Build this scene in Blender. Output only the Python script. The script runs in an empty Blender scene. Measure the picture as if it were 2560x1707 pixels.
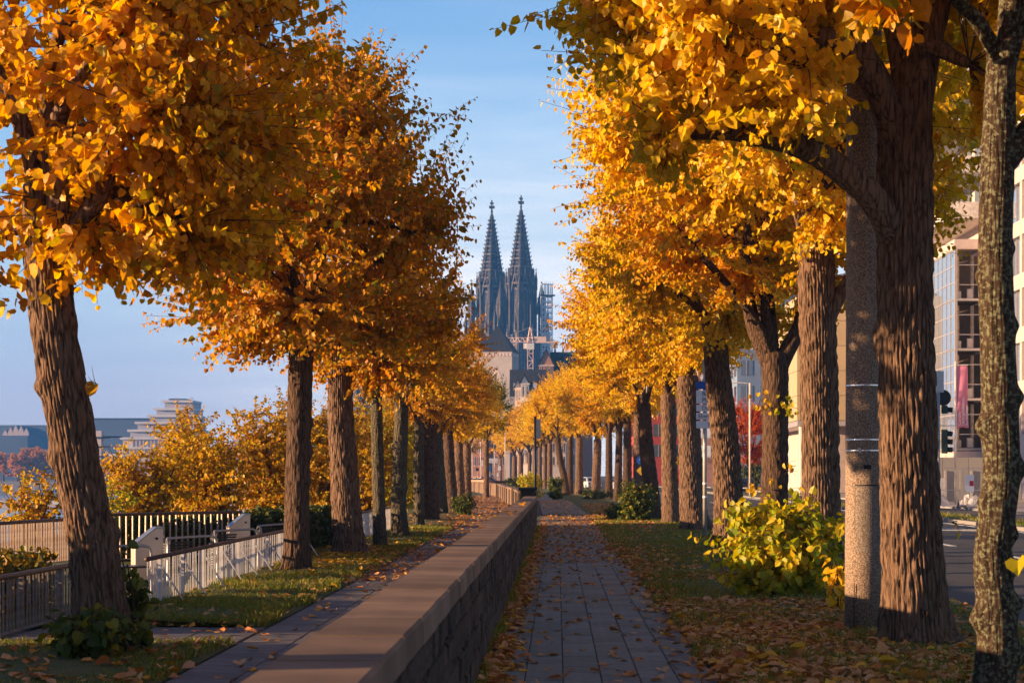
import bpy, math, random
import numpy as np
from mathutils import Vector, Matrix, Quaternion
from math import radians as rad, sin, cos, pi

random.seed(7)
rng = np.random.default_rng(11)
scene = bpy.context.scene
col = scene.collection

# ------------------------------------------------------------------ camera
H = 1.6                                    # eye height
cam_d = bpy.data.cameras.new('camera')
cam = bpy.data.objects.new('camera', cam_d)
col.objects.link(cam)
cam.location = (0, 0, H)
cam.rotation_euler = (rad(90), 0, 0)
cam_d.sensor_width = 36
cam_d.lens = 70
cam_d.shift_y = 0.130
cam_d.shift_x = -0.0442
cam_d.clip_start = 0.5
cam_d.clip_end = 9000
cam_d.dof.use_dof = True
cam_d.dof.focus_distance = 34
cam_d.dof.aperture_fstop = 7.0
scene.camera = cam

# ------------------------------------------------------------------ light
SUN_EL, SUN_AZ = rad(8.8), rad(78)         # azimuth: from behind the camera (-Y) round to the left (-X)
sun_dir = Vector((-sin(SUN_AZ) * cos(SUN_EL), -cos(SUN_AZ) * cos(SUN_EL), sin(SUN_EL)))
sun_d = bpy.data.lights.new('sun', 'SUN')
sun_d.energy = 5.0
sun_d.color = (1.0, 0.63, 0.34)
sun_d.angle = rad(0.55)
sun = bpy.data.objects.new('sun', sun_d)
col.objects.link(sun)
sun.rotation_euler = sun_dir.to_track_quat('Z', 'Y').to_euler()

world = bpy.data.worlds.new('World')
scene.world = world
world.use_nodes = True
wn, wl = world.node_tree.nodes, world.node_tree.links
wn.clear()
w_out = wn.new('ShaderNodeOutputWorld')
w_bg = wn.new('ShaderNodeBackground')
w_bg.inputs['Strength'].default_value = 0.064
w_sky = wn.new('ShaderNodeTexSky')
w_sky.sky_type = 'NISHITA'
w_sky.sun_disc = False
w_sky.sun_elevation = SUN_EL
w_sky.sun_rotation = math.atan2(sun_dir.x, sun_dir.y)
w_sky.air_density = 1.0
w_sky.dust_density = 0.2
w_sky.ozone_density = 3.0
w_tc = wn.new('ShaderNodeTexCoord')
w_map = wn.new('ShaderNodeMapping')
w_map.inputs['Scale'].default_value = (4.2, 4.2, 40.0)
w_map.inputs['Rotation'].default_value = (rad(2), rad(1.5), 0)
w_noise = wn.new('ShaderNodeTexNoise')
w_noise.inputs['Scale'].default_value = 1.15
w_noise.inputs['Detail'].default_value = 6
w_noise.inputs['Roughness'].default_value = 0.55
w_noise.inputs['Distortion'].default_value = 0.4
w_ramp = wn.new('ShaderNodeValToRGB')
w_ramp.color_ramp.elements[0].position = 0.24
w_ramp.color_ramp.elements[0].color = (0, 0, 0, 1)
w_ramp.color_ramp.elements[1].position = 0.70
w_ramp.color_ramp.elements[1].color = (1, 1, 1, 1)
# the wisps thin out with height above the horizon
w_sep = wn.new('ShaderNodeSeparateXYZ')
w_el = wn.new('ShaderNodeMapRange')
w_el.inputs['From Min'].default_value = 0.085
w_el.inputs['From Max'].default_value = 0.215
w_el.inputs['To Min'].default_value = 1.0
w_el.inputs['To Max'].default_value = 0.10
w_mul = wn.new('ShaderNodeMath'); w_mul.operation = 'MULTIPLY'
w_mul2 = wn.new('ShaderNodeMath'); w_mul2.operation = 'MULTIPLY'; w_mul2.inputs[1].default_value = 1.0
w_mix = wn.new('ShaderNodeMix'); w_mix.data_type = 'RGBA'
w_mix.inputs['B'].default_value = (6.4, 6.25, 6.4, 1)
w_tint = wn.new('ShaderNodeMix'); w_tint.data_type = 'RGBA'; w_tint.blend_type = 'MULTIPLY'
w_tint.blend_type = 'MIX'
w_tint.inputs['Factor'].default_value = 0.82
# clear autumn morning sky: pale lavender low down, deepening to blue overhead
w_grad = wn.new('ShaderNodeValToRGB')
ge = w_grad.color_ramp.elements
SKY = [(0.0, (.49, .46, .66)), (.045, (.52, .54, .76)), (.10, (.46, .64, .84)), (.17, (.30, .54, .84)), (.26, (.13, .35, .72)), (.5, (.038, .125, .32)), (1.0, (.017, .06, .17))]
while len(ge) < len(SKY): ge.new(.5)
for i_, (p_, c_) in enumerate(SKY):
    ge[i_].position = p_; ge[i_].color = (*c_, 1)
w_gs = wn.new('ShaderNodeVectorMath'); w_gs.operation = 'SCALE'; w_gs.inputs['Scale'].default_value = 6.2
wl.new(w_sky.outputs['Color'], w_tint.inputs['A'])
wl.new(w_grad.outputs['Color'], w_gs.inputs[0])
wl.new(w_gs.outputs[0], w_tint.inputs['B'])
wl.new(w_tc.outputs['Generated'], w_map.inputs['Vector'])
wl.new(w_tc.outputs['Generated'], w_sep.inputs['Vector'])
wl.new(w_sep.outputs['Z'], w_el.inputs['Value'])
wl.new(w_sep.outputs['Z'], w_grad.inputs['Fac'])
wl.new(w_map.outputs['Vector'], w_noise.inputs['Vector'])
wl.new(w_noise.outputs['Fac'], w_ramp.inputs['Fac'])
wl.new(w_ramp.outputs['Color'], w_mul.inputs[0])
wl.new(w_el.outputs['Result'], w_mul.inputs[1])
# the cirrus bank lies ahead and to the right; towards the river the air is clear lavender
w_az = wn.new('ShaderNodeMapRange')
w_az.interpolation_type = 'SMOOTHSTEP'
w_az.inputs['From Min'].default_value = -0.24
w_az.inputs['From Max'].default_value = -0.06
w_az.inputs['To Min'].default_value = 0.12
wl.new(w_sep.outputs['X'], w_az.inputs['Value'])
wl.new(w_az.outputs['Result'], w_mul2.inputs[1])
wl.new(w_mul.outputs[0], w_mul2.inputs[0])
wl.new(w_mul2.outputs[0], w_mix.inputs['Factor'])
wl.new(w_tint.outputs['Result'], w_mix.inputs['A'])
wl.new(w_mix.outputs['Result'], w_bg.inputs['Color'])
wl.new(w_bg.outputs['Background'], w_out.inputs['Surface'])

scene.view_settings.view_transform = 'Standard'
scene.view_settings.look = 'None'
scene.view_settings.exposure = 1.6
scene.view_settings.gamma = 1
scene.view_settings.use_curve_mapping = False
scene.cycles.max_bounces = 8
scene.cycles.diffuse_bounces = 3
scene.cycles.transmission_bounces = 5
scene.cycles.volume_bounces = 0

# ------------------------------------------------------------------ materials
def new_mat(name):
    m = bpy.data.materials.new(name)
    m.use_nodes = True
    m.node_tree.nodes.clear()
    return m, m.node_tree.nodes, m.node_tree.links

def ramp(n, stops):
    r = n.new('ShaderNodeValToRGB')
    e = r.color_ramp.elements
    while len(e) < len(stops):
        e.new(0.5)
    for i, (p, c) in enumerate(stops):
        e[i].position = p
        e[i].color = (c[0], c[1], c[2], 1)
    return r

def mat(name, c1, c2=None, scale=4.0, rough=0.8, metal=0.0, bump=0.0, bscale=None, stretch=(1, 1, 1), detail=5,
        coord='Object', rand=0.0, spec=0.3, lo=0.35, hi=0.65):
    """Plain procedural surface: two tones mixed by noise, a little relief, optional tone change from piece to piece."""
    m, n, l = new_mat(name)
    out = n.new('ShaderNodeOutputMaterial')
    b = n.new('ShaderNodeBsdfPrincipled')
    b.inputs['Roughness'].default_value = rough
    b.inputs['Metallic'].default_value = metal
    b.inputs['Specular IOR Level'].default_value = spec
    l.new(b.outputs[0], out.inputs['Surface'])
    tc = n.new('ShaderNodeTexCoord')
    mp = n.new('ShaderNodeMapping')
    mp.inputs['Scale'].default_value = stretch
    l.new(tc.outputs[coord], mp.inputs['Vector'])
    nz = n.new('ShaderNodeTexNoise')
    nz.inputs['Scale'].default_value = scale
    nz.inputs['Detail'].default_value = detail
    l.new(mp.outputs[0], nz.inputs['Vector'])
    c2 = c2 or tuple(x * 0.7 for x in c1)
    r = ramp(n, [(lo, c1), (hi, c2)])
    l.new(nz.outputs['Fac'], r.inputs['Fac'])
    src = r.outputs['Color']
    if rand:
        oi = n.new('ShaderNodeObjectInfo')
        mr = n.new('ShaderNodeMapRange')
        mr.inputs['To Min'].default_value = 1 - rand
        mr.inputs['To Max'].default_value = 1 + rand
        l.new(oi.outputs['Random'], mr.inputs['Value'])
        hs = n.new('ShaderNodeHueSaturation')
        l.new(mr.outputs[0], hs.inputs['Value'])
        l.new(src, hs.inputs['Color'])
        src = hs.outputs[0]
    l.new(src, b.inputs['Base Color'])
    if bump:
        bn = n.new('ShaderNodeTexNoise')
        bn.inputs['Scale'].default_value = bscale or scale * 4
        bn.inputs['Detail'].default_value = 6
        l.new(mp.outputs[0], bn.inputs['Vector'])
        bp = n.new('ShaderNodeBump')
        bp.inputs['Strength'].default_value = bump
        bp.inputs['Distance'].default_value = 0.02
        l.new(bn.outputs['Fac'], bp.inputs['Height'])
        l.new(bp.outputs[0], b.inputs['Normal'])
    return m

def leaf_mat(name, stops, trans=0.5, tboost=1.2, gloss=0.02):
    m, n, l = new_mat(name)
    out = n.new('ShaderNodeOutputMaterial')
    geo = n.new('ShaderNodeNewGeometry')
    oi = n.new('ShaderNodeObjectInfo')
    ad = n.new('ShaderNodeMath'); ad.operation = 'ADD'
    fr = n.new('ShaderNodeMath'); fr.operation = 'FRACT'
    l.new(geo.outputs['Random Per Island'], ad.inputs[0])
    l.new(oi.outputs['Random'], ad.inputs[1])
    l.new(ad.outputs[0], fr.inputs[0])
    r = ramp(n, stops)
    r.color_ramp.interpolation = 'LINEAR'
    l.new(fr.outputs[0], r.inputs['Fac'])
    # blotches inside the leaf
    tc = n.new('ShaderNodeTexCoord')
    nz = n.new('ShaderNodeTexNoise')
    nz.inputs['Scale'].default_value = 28
    nz.inputs['Detail'].default_value = 3
    l.new(tc.outputs['Object'], nz.inputs['Vector'])
    mr = n.new('ShaderNodeMapRange')
    mr.inputs['From Min'].default_value = 0.3
    mr.inputs['From Max'].default_value = 0.7
    mr.inputs['To Min'].default_value = 0.72
    mr.inputs['To Max'].default_value = 1.12
    l.new(nz.outputs['Fac'], mr.inputs['Value'])
    hs = n.new('ShaderNodeHueSaturation')
    l.new(mr.outputs[0], hs.inputs['Value'])
    l.new(r.outputs['Color'], hs.inputs['Color'])
    d = n.new('ShaderNodeBsdfDiffuse')
    t = n.new('ShaderNodeBsdfTranslucent')
    tm = n.new('ShaderNodeHueSaturation')
    tm.inputs['Saturation'].default_value = 1.06
    tm.inputs['Value'].default_value = tboost
    l.new(hs.outputs[0], d.inputs['Color'])
    l.new(hs.outputs[0], tm.inputs['Color'])
    l.new(tm.outputs[0], t.inputs['Color'])
    mx = n.new('ShaderNodeMixShader')
    mx.inputs[0].default_value = trans
    l.new(d.outputs[0], mx.inputs[1])
    l.new(t.outputs[0], mx.inputs[2])
    g = n.new('ShaderNodeBsdfGlossy')
    g.inputs['Roughness'].default_value = 0.45
    mx2 = n.new('ShaderNodeMixShader')
    mx2.inputs[0].default_value = gloss
    l.new(mx.outputs[0], mx2.inputs[1])
    l.new(g.outputs[0], mx2.inputs[2])
    l.new(mx2.outputs[0], out.inputs['Surface'])
    return m

def emit_mat(name, c, s):
    m, n, l = new_mat(name)
    out = n.new('ShaderNodeOutputMaterial')
    e = n.new('ShaderNodeEmission')
    e.inputs['Color'].default_value = (*c, 1)
    e.inputs['Strength'].default_value = s
    l.new(e.outputs[0], out.inputs['Surface'])
    return m

def bark_mat(name, c1, c2, lichen=None, lic_lo=0.55, bump=0.8, plate=20):
    m, n, l = new_mat(name)
    out = n.new('ShaderNodeOutputMaterial')
    b = n.new('ShaderNodeBsdfPrincipled')
    b.inputs['Roughness'].default_value = 0.95
    b.inputs['Specular IOR Level'].default_value = 0.1
    l.new(b.outputs[0], out.inputs['Surface'])
    tc = n.new('ShaderNodeTexCoord')
    mp = n.new('ShaderNodeMapping')
    mp.inputs['Scale'].default_value = (1, 1, 0.16)
    l.new(tc.outputs['Object'], mp.inputs['Vector'])
    nz = n.new('ShaderNodeTexNoise')
    nz.inputs['Scale'].default_value = 26
    nz.inputs['Detail'].default_value = 7
    nz.inputs['Roughness'].default_value = 0.65
    l.new(mp.outputs[0], nz.inputs['Vector'])
    wv = n.new('ShaderNodeTexNoise')
    wv.inputs['Scale'].default_value = 5
    wv.inputs['Detail'].default_value = 3
    l.new(mp.outputs[0], wv.inputs['Vector'])
    wm = n.new('ShaderNodeMix'); wm.data_type = 'RGBA'
    wm.inputs['Factor'].default_value = .10
    l.new(mp.outputs[0], wm.inputs['A']); l.new(wv.outputs['Color'], wm.inputs['B'])
    vo = n.new('ShaderNodeTexVoronoi')
    vo.feature = 'DISTANCE_TO_EDGE'
    vo.inputs['Scale'].default_value = plate
    l.new(wm.outputs['Result'], vo.inputs['Vector'])
    vr = n.new('ShaderNodeMapRange')
    vr.inputs['From Max'].default_value = .22
    l.new(vo.outputs['Distance'], vr.inputs['Value'])
    am = n.new('ShaderNodeMath'); am.operation = 'MULTIPLY_ADD'
    am.inputs[1].default_value = .30
    l.new(vr.outputs[0], am.inputs[0])
    l.new(nz.outputs['Fac'], am.inputs[2])
    r = ramp(n, [(0.40, c2), (0.74, c1)])
    l.new(am.outputs[0], r.inputs['Fac'])
    src = r.outputs['Color']
    if lichen:
        n2 = n.new('ShaderNodeTexNoise')
        n2.inputs['Scale'].default_value = 30
        n2.inputs['Detail'].default_value = 6
        n2.inputs['Roughness'].default_value = 0.7
        l.new(tc.outputs['Object'], n2.inputs['Vector'])
        r2 = ramp(n, [(lic_lo, (0, 0, 0)), (lic_lo + 0.06, (1, 1, 1))])
        l.new(n2.outputs['Fac'], r2.inputs['Fac'])
        mx = n.new('ShaderNodeMix'); mx.data_type = 'RGBA'
        l.new(r2.outputs['Color'], mx.inputs['Factor'])
        l.new(src, mx.inputs['A'])
        mx.inputs['B'].default_value = (*lichen, 1)
        src = mx.outputs['Result']
    l.new(src, b.inputs['Base Color'])
    bp = n.new('ShaderNodeBump')
    bp.inputs['Strength'].default_value = bump
    bp.inputs['Distance'].default_value = 0.07
    l.new(am.outputs[0], bp.inputs['Height'])
    l.new(bp.outputs[0], b.inputs['Normal'])
    return m

M = {}
GOLD = [(0.0, (0.589, 0.282, 0.004)), (.18, (0.768, 0.417, 0.008)), (.36, (0.860, 0.551, 0.015)), (.52, (0.819, 0.403, 0.006)), (.66, (0.640, 0.269, 0.004)),
        (.78, (0.742, 0.484, 0.013)), (.88, (0.346, 0.296, 0.013)), (.95, (0.461, 0.162, 0.006)), (1.0, (0.640, 0.322, 0.006))]
YELLOW = [(0.0, (0.768, 0.443, 0.008)), (.25, (0.860, 0.600, 0.018)), (.5, (0.860, 0.510, 0.009)), (.68, (0.666, 0.510, 0.018)), (.84, (0.704, 0.322, 0.006)), (.93, (0.384, 0.363, 0.015)), (1.0, (0.819, 0.484, 0.009))]
ORANGE = [(0.0, (0.589, 0.242, 0.004)), (.22, (0.717, 0.363, 0.007)), (.42, (0.538, 0.202, 0.004)), (.58, (0.307, 0.255, 0.012)), (.70, (0.768, 0.403, 0.009)), (.82, (0.461, 0.148, 0.004)),
          (.92, (0.166, 0.188, 0.010)), (1.0, (0.589, 0.269, 0.006))]
LIME = [(0.0, (0.500, 0.462, 0.013)), (.3, (0.300, 0.364, 0.013)), (.5, (0.749, 0.512, 0.013)), (.7, (0.188, 0.268, 0.012)), (.86, (0.800, 0.535, 0.013)), (1.0, (0.425, 0.413, 0.013))]
GREEN = [(0.0, (.05, .085, .014)), (.4, (.085, .12, .018)), (.7, (.14, .16, .02)), (.88, (.34, .27, .015)), (1.0, (.04, .07, .012))]
BUSH = [(0.0, (0.589, 0.322, 0.006)), (.3, (0.717, 0.443, 0.010)), (.55, (0.384, 0.322, 0.011)), (.72, (0.640, 0.296, 0.006)), (.84, (0.256, 0.114, 0.006)), (1.0, (0.640, 0.403, 0.008))]
RED = [(0.0, (.50, .07, .014)), (.4, (.58, .13, .016)), (.7, (.40, .05, .012)), (1.0, (.60, .18, .02))]
DRY = [(0.0, (0.480, 0.180, 0.040)), (.22, (0.696, 0.360, 0.149)), (.42, (0.408, 0.120, 0.025)), (.6, (0.768, 0.444, 0.207)), (.76, (0.576, 0.204, 0.029)), (.9, (0.800, 0.432, 0.034)), (1.0, (0.456, 0.180, 0.046))]
M['gold'] = leaf_mat('gold_leaf', GOLD)
M['yellow'] = leaf_mat('yellow_leaf', YELLOW)
M['orange'] = leaf_mat('orange_leaf', ORANGE)
M['lime'] = leaf_mat('lime_leaf', LIME)
M['green'] = leaf_mat('green_leaf', GREEN, trans=.35)
M['bush'] = leaf_mat('shrub_leaf', BUSH)
M['red'] = leaf_mat('red_leaf', RED)
M['dry'] = leaf_mat('dry_leaf', DRY, trans=.15, gloss=.03)
M['fresh'] = leaf_mat('yellow_fallen_leaf', [(0, (.62, .36, .02)), (.5, (.55, .26, .015)), (1, (.66, .40, .03))], trans=.2)
M['hedge'] = leaf_mat('hedge_leaf', [(0, (.035, .055, .014)), (.6, (.06, .08, .018)), (.9, (.12, .12, .02)), (1, (.05, .06, .015))], trans=.2)
M['cover'] = leaf_mat('ground_cover_leaf', [(0, (.10, .11, .02)), (.5, (.2, .17, .025)), (.8, (.34, .17, .02)), (1, (.16, .15, .02))], trans=.25)
M['grass'] = leaf_mat('grass_blade', [(0, (.10, .16, .018)), (.4, (.18, .22, .022)), (.7, (.28, .25, .035)), (1, (.40, .30, .08))], trans=.4)
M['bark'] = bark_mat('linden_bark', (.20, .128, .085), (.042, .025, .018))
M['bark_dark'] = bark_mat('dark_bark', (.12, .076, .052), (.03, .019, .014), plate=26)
M['bark_moss'] = bark_mat('mossy_bark', (.10, .08, .055), (.04, .03, .022), lichen=(.16, .16, .10), lic_lo=.53)
M['bark_lichen'] = bark_mat('lichen_bark', (.060, .039, .026), (.02, .014, .010), lichen=(.15, .15, .09), lic_lo=.51, bump=.6)
M['twig'] = mat('twig_bark', (.10, .06, .04), (.06, .035, .025), rough=.9)
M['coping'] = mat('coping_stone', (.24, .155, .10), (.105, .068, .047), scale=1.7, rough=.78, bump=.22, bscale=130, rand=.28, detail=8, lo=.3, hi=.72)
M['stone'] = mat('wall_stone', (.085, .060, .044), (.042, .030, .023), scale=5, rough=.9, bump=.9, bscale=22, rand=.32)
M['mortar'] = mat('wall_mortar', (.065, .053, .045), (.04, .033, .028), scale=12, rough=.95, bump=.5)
M['slab'] = mat('paving_slab', (.225, .232, .205), (.165, .172, .152), scale=7, rough=.78, bump=.25, bscale=160, rand=.16)
M['slab2'] = mat('river_path_slab', (.165, .155, .148), (.115, .108, .102), scale=6, rough=.8, bump=.25, bscale=140, rand=.16)
M['joint'] = mat('joint_sand', (.095, .09, .075), (.06, .065, .045), scale=9, rough=1)
M['soil'] = mat('verge_soil', (.11, .10, .035), (.07, .095, .024), scale=3, rough=1, bump=.8, bscale=30)
M['ground'] = mat('town_ground', (.13, .11, .085), (.09, .085, .06), scale=.35, rough=1, bump=.3, bscale=4)
M['asphalt'] = mat('asphalt', (.062, .062, .066), (.045, .045, .049), scale=1.2, rough=.82, bump=.35, bscale=240, stretch=(1, .25, 1))
M['white_line'] = mat('road_paint', (.72, .72, .70), (.5, .5, .48), scale=20, rough=.7)
M['kerb'] = mat('kerb_granite', (.30, .29, .28), (.2, .19, .18), scale=30, rough=.85, rand=.15)
M['white_bar'] = mat('white_painted_bar', (.72, .71, .70), (.5, .42, .38), scale=9, rough=.5, bump=.1, lo=.45, hi=.8)
M['rust_rail'] = mat('brown_handrail', (.12, .065, .045), (.08, .045, .035), scale=20, rough=.55, bump=.2)
M['pale_bar'] = mat('pale_steel_bar', (.45, .36, .29), (.30, .2, .14), scale=15, rough=.5, metal=.3)
M['dark_bar'] = mat('shade_dark_bar_and_print', (.26, .24, .22), (.16, .12, .1), scale=15, rough=.6)  # dark tone stands for the shade on the near railing; also grey print
M['steel'] = mat('brushed_steel', (.62, .50, .40), (.54, .43, .34), scale=3, rough=.38, metal=.25, stretch=(1, 1, .1))
M['steel_dark'] = mat('galvanised_tube', (.34, .34, .35), (.26, .26, .27), scale=12, rough=.38, metal=.8)
M['mesh_panel'] = mat('dark_slat', (.06, .055, .05), (.04, .037, .034), rough=.5, metal=.4)
M['black'] = mat('black_plastic', (.018, .018, .02), (.012, .012, .013), rough=.5)
M['concrete'] = mat('aggregate_concrete', (.34, .25, .185), (.13, .092, .066), scale=75, rough=.9, bump=.5, bscale=110, detail=3, lo=.42, hi=.58)
M['concrete_door'] = mat('aggregate_door', (.30, .24, .19), (.13, .10, .075), scale=75, rough=.9, bump=.5, bscale=110, detail=3, lo=.42, hi=.58)
M['band'] = mat('bright_steel_band', (.75, .75, .76), (.6, .6, .62), rough=.3, metal=.9)

# ------------------------------------------------------------------ mesh helpers
def np_mesh(name, V, quads=None, tris=None, smooth=False, mats=None, mat_idx=None):
    me = bpy.data.meshes.new(name)
    V = np.asarray(V, np.float32).reshape(-1, 3)
    q = np.asarray(quads, np.int32).reshape(-1, 4) if quads is not None and len(quads) else np.zeros((0, 4), np.int32)
    t = np.asarray(tris, np.int32).reshape(-1, 3) if tris is not None and len(tris) else np.zeros((0, 3), np.int32)
    me.vertices.add(len(V))
    me.vertices.foreach_set('co', V.ravel())
    nl = q.size + t.size
    me.loops.add(nl)
    me.loops.foreach_set('vertex_index', np.concatenate([q.ravel(), t.ravel()]))
    npoly = len(q) + len(t)
    me.polygons.add(npoly)
    start = np.concatenate([np.arange(len(q)) * 4, q.size + np.arange(len(t)) * 3]).astype(np.int32)
    me.polygons.foreach_set('loop_start', start)
    if mat_idx is not None:
        me.polygons.foreach_set('material_index', np.asarray(mat_idx, np.int32))
    me.polygons.foreach_set('use_smooth', np.full(npoly, smooth, dtype=bool))
    for m in (mats or []):
        me.materials.append(m)
    me.update(calc_edges=True)
    return me

def put(name, me, parent=None, loc=None, rot=None, scale=None):
    o = bpy.data.objects.new(name, me)
    col.objects.link(o)
    if parent is not None:
        o.parent = parent
    if loc is not None:
        o.location = loc
    if rot is not None:
        o.rotation_euler = rot
    if scale is not None:
        o.scale = scale if hasattr(scale, '__len__') else (scale,) * 3
    return o

class MB:
    """Collects boxes, tubes and polygons and links them as ONE mesh object."""
    def __init__(self):
        self.v, self.f = [], []
    def add(self, vs, fs):
        o = len(self.v)
        self.v += [tuple(x) for x in vs]
        self.f += [tuple(i + o for i in f) for f in fs]
        return self
    def box(self, c, s, rot=0.0, tilt=None):
        hx, hy, hz = s[0] / 2, s[1] / 2, s[2] / 2
        vs = []
        for z in (-hz, hz):
            for x, y in ((-hx, -hy), (hx, -hy), (hx, hy), (-hx, hy)):
                p = Vector((x, y, z))
                if tilt is not None:
                    p = tilt @ p
                if rot:
                    p = Vector((p.x * cos(rot) - p.y * sin(rot), p.x * sin(rot) + p.y * cos(rot), p.z))
                vs.append((p.x + c[0], p.y + c[1], p.z + c[2]))
        return self.add(vs, [(3, 2, 1, 0), (4, 5, 6, 7), (0, 1, 5, 4), (1, 2, 6, 5), (2, 3, 7, 6), (3, 0, 4, 7)])
    def span(self, x0, x1, y0, y1, z0, z1):
        return self.box(((x0 + x1) / 2, (y0 + y1) / 2, (z0 + z1) / 2), (x1 - x0, y1 - y0, z1 - z0))
    def bar(self, a, b, w, h=None):
        """square bar between two points"""
        a, b = Vector(a), Vector(b)
        h = h or w
        d = (b - a).normalized()
        u = d.cross(Vector((0, 0, 1)))
        if u.length < 1e-4:
            u = Vector((1, 0, 0))
        u.normalize()
        v = u.cross(d)
        vs = []
        for p in (a, b):
            for su, sv in ((-1, -1), (1, -1), (1, 1), (-1, 1)):
                vs.append(p + u * su * w / 2 + v * sv * h / 2)
        return self.add(vs, [(3, 2, 1, 0), (4, 5, 6, 7), (0, 1, 5, 4), (1, 2, 6, 5), (2, 3, 7, 6), (3, 0, 4, 7)])
    def tube(self, pts, r, seg=8, cap=True):
        pts = [Vector(p) for p in pts]
        rs = r if hasattr(r, '__len__') else [r] * len(pts)
        base = len(self.v)
        u = None
        for i, p in enumerate(pts):
            d = (pts[min(i + 1, len(pts) - 1)] - pts[max(i - 1, 0)]).normalized()
            if u is None:
                u = d.orthogonal().normalized()
            u = (u - d * u.dot(d)).normalized()
            w = d.cross(u)
            for k in range(seg):
                a = 2 * pi * k / seg
                self.v.append(tuple(p + (u * cos(a) + w * sin(a)) * rs[i]))
        for i in range(len(pts) - 1):
            for k in range(seg):
                k2 = (k + 1) % seg
                self.f.append((base + i * seg + k, base + i * seg + k2, base + (i + 1) * seg + k2, base + (i + 1) * seg + k))
        if cap:
            self.f.append(tuple(base + k for k in range(seg - 1, -1, -1)))
            self.f.append(tuple(base + (len(pts) - 1) * seg + k for k in range(seg)))
        return self
    def lathe(self, c, prof, seg=12):
        """prof: list of (radius, z) bottom to top"""
        base = len(self.v)
        for r, z in prof:
            for k in range(seg):
                a = 2 * pi * k / seg
                self.v.append((c[0] + r * cos(a), c[1] + r * sin(a), c[2] + z))
        for i in range(len(prof) - 1):
            for k in range(seg):
                k2 = (k + 1) % seg
                self.f.append((base + i * seg + k, base + i * seg + k2, base + (i + 1) * seg + k2, base + (i + 1) * seg + k))
        self.f.append(tuple(base + k for k in range(seg - 1, -1, -1)))
        self.f.append(tuple(base + (len(prof) - 1) * seg + k for k in range(seg)))
        return self
    def prism(self, poly, axis, a, b):
        """extrude a 2-D polygon along an axis: 'x' takes (y,z), 'y' takes (x,z), 'z' takes (x,y)"""
        n = len(poly)
        def P(p, t):
            return (t, p[0], p[1]) if axis == 'x' else (p[0], t, p[1]) if axis == 'y' else (p[0], p[1], t)
        vs = [P(p, a) for p in poly] + [P(p, b) for p in poly]
        fs = [tuple(range(n))[::-1], tuple(range(n, 2 * n))] + [(i, (i + 1) % n, n + (i + 1) % n, n + i) for i in range(n)]
        return self.add(vs, fs)
    def mesh(self, name, m, smooth=False):
        me = bpy.data.meshes.new(name)
        me.from_pydata(self.v, [], self.f)
        if m is not None:
            me.materials.append(m)
        if smooth:
            me.polygons.foreach_set('use_smooth', np.ones(len(me.polygons), dtype=bool))
        me.update()
        return me
    def build(self, name, m, parent=None, loc=None, rot=None, smooth=False, bevel=0.0):
        o = put(name, self.mesh(name, m, smooth), parent, loc, rot)
        if bevel:
            b = o.modifiers.new('edge', 'BEVEL')
            b.width = bevel
            b.segments = 2
            b.limit_method = 'ANGLE'
        return o

def tag(o, label=None, cat=None, group=None, kind=None):
    if label: o['label'] = label
    if cat: o['category'] = cat
    if group: o['group'] = group
    if kind: o['kind'] = kind
    return o

def empty(name, loc=(0, 0, 0), rz=0.0):
    o = bpy.data.objects.new(name, None)
    o.empty_display_size = 0.2
    col.objects.link(o)
    o.location = loc
    o.rotation_euler = (0, 0, rz)
    return o

def thing(name, label, cat, loc=(0, 0, 0), rz=0.0, group=None):
    return tag(empty(name, loc, rz), label, cat, group)

def copy_tree(o, parent=None):
    c = o.copy()
    col.objects.link(c)
    if parent is not None:
        c.parent = parent
    for ch in list(o.children):
        copy_tree(ch, c)
    return c

def strip(name, pts_l, pts_r, z, m, kind='structure'):
    """a ground sheet between two polylines"""
    V, F = [], []
    for (a, b) in zip(pts_l, pts_r):
        V += [(a[0], a[1], z), (b[0], b[1], z)]
    for i in range(len(pts_l) - 1):
        F.append((2 * i, 2 * i + 1, 2 * i + 3, 2 * i + 2))
    me = bpy.data.meshes.new(name)
    me.from_pydata(V, [], F)
    me.materials.append(m)
    return tag(put(name, me), kind=kind)

def offw(Y):      # how far the parapet wall has bent towards the river
    return float(np.interp(Y, [0, 62, 90, 146, 191, 230, 280, 350, 420], [0, 0, -.9, -3.4, -7.4, -11.5, -17, -26, -36]))
def offr(Y):      # how far the town-side path and its trees have bent
    return float(np.interp(Y, [0, 80, 120, 143, 159, 229, 330, 420], [0, 0, -.5, -1.1, -2.0, -5.2, -11, -17]))

# ------------------------------------------------------------------ ground, river, roads
prof = [(1600, -.2), (60, -.2), (5.0, -.2), (4.98, -.035), (-12.5, -.035), (-15, -.5), (-32, -6.3), (-46, -6.5), (-46.5, -9.5), (-1400, -9.5), (-1402, -2), (-2600, -2)]
V, F = [], []
ys = [-100, 0, 60, 150, 400, 1000, 1060, 1064, 1800, 2600]
for Y in ys:
    for X, Z in prof:
        if Y >= 1064 and X < -46 + .1 and X > -1401:
            Z = -2.0 if X < -46.2 else Z
        V.append((X, Y, Z))
n = len(prof)
for j in range(len(ys) - 1):
    for i in range(n - 1):
        F.append((j * n + i, (j + 1) * n + i, (j + 1) * n + i + 1, j * n + i + 1))
me = bpy.data.meshes.new('ground'); me.from_pydata(V, [], F); me.materials.append(M['ground'])
tag(put('ground', me), kind='structure')

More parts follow.
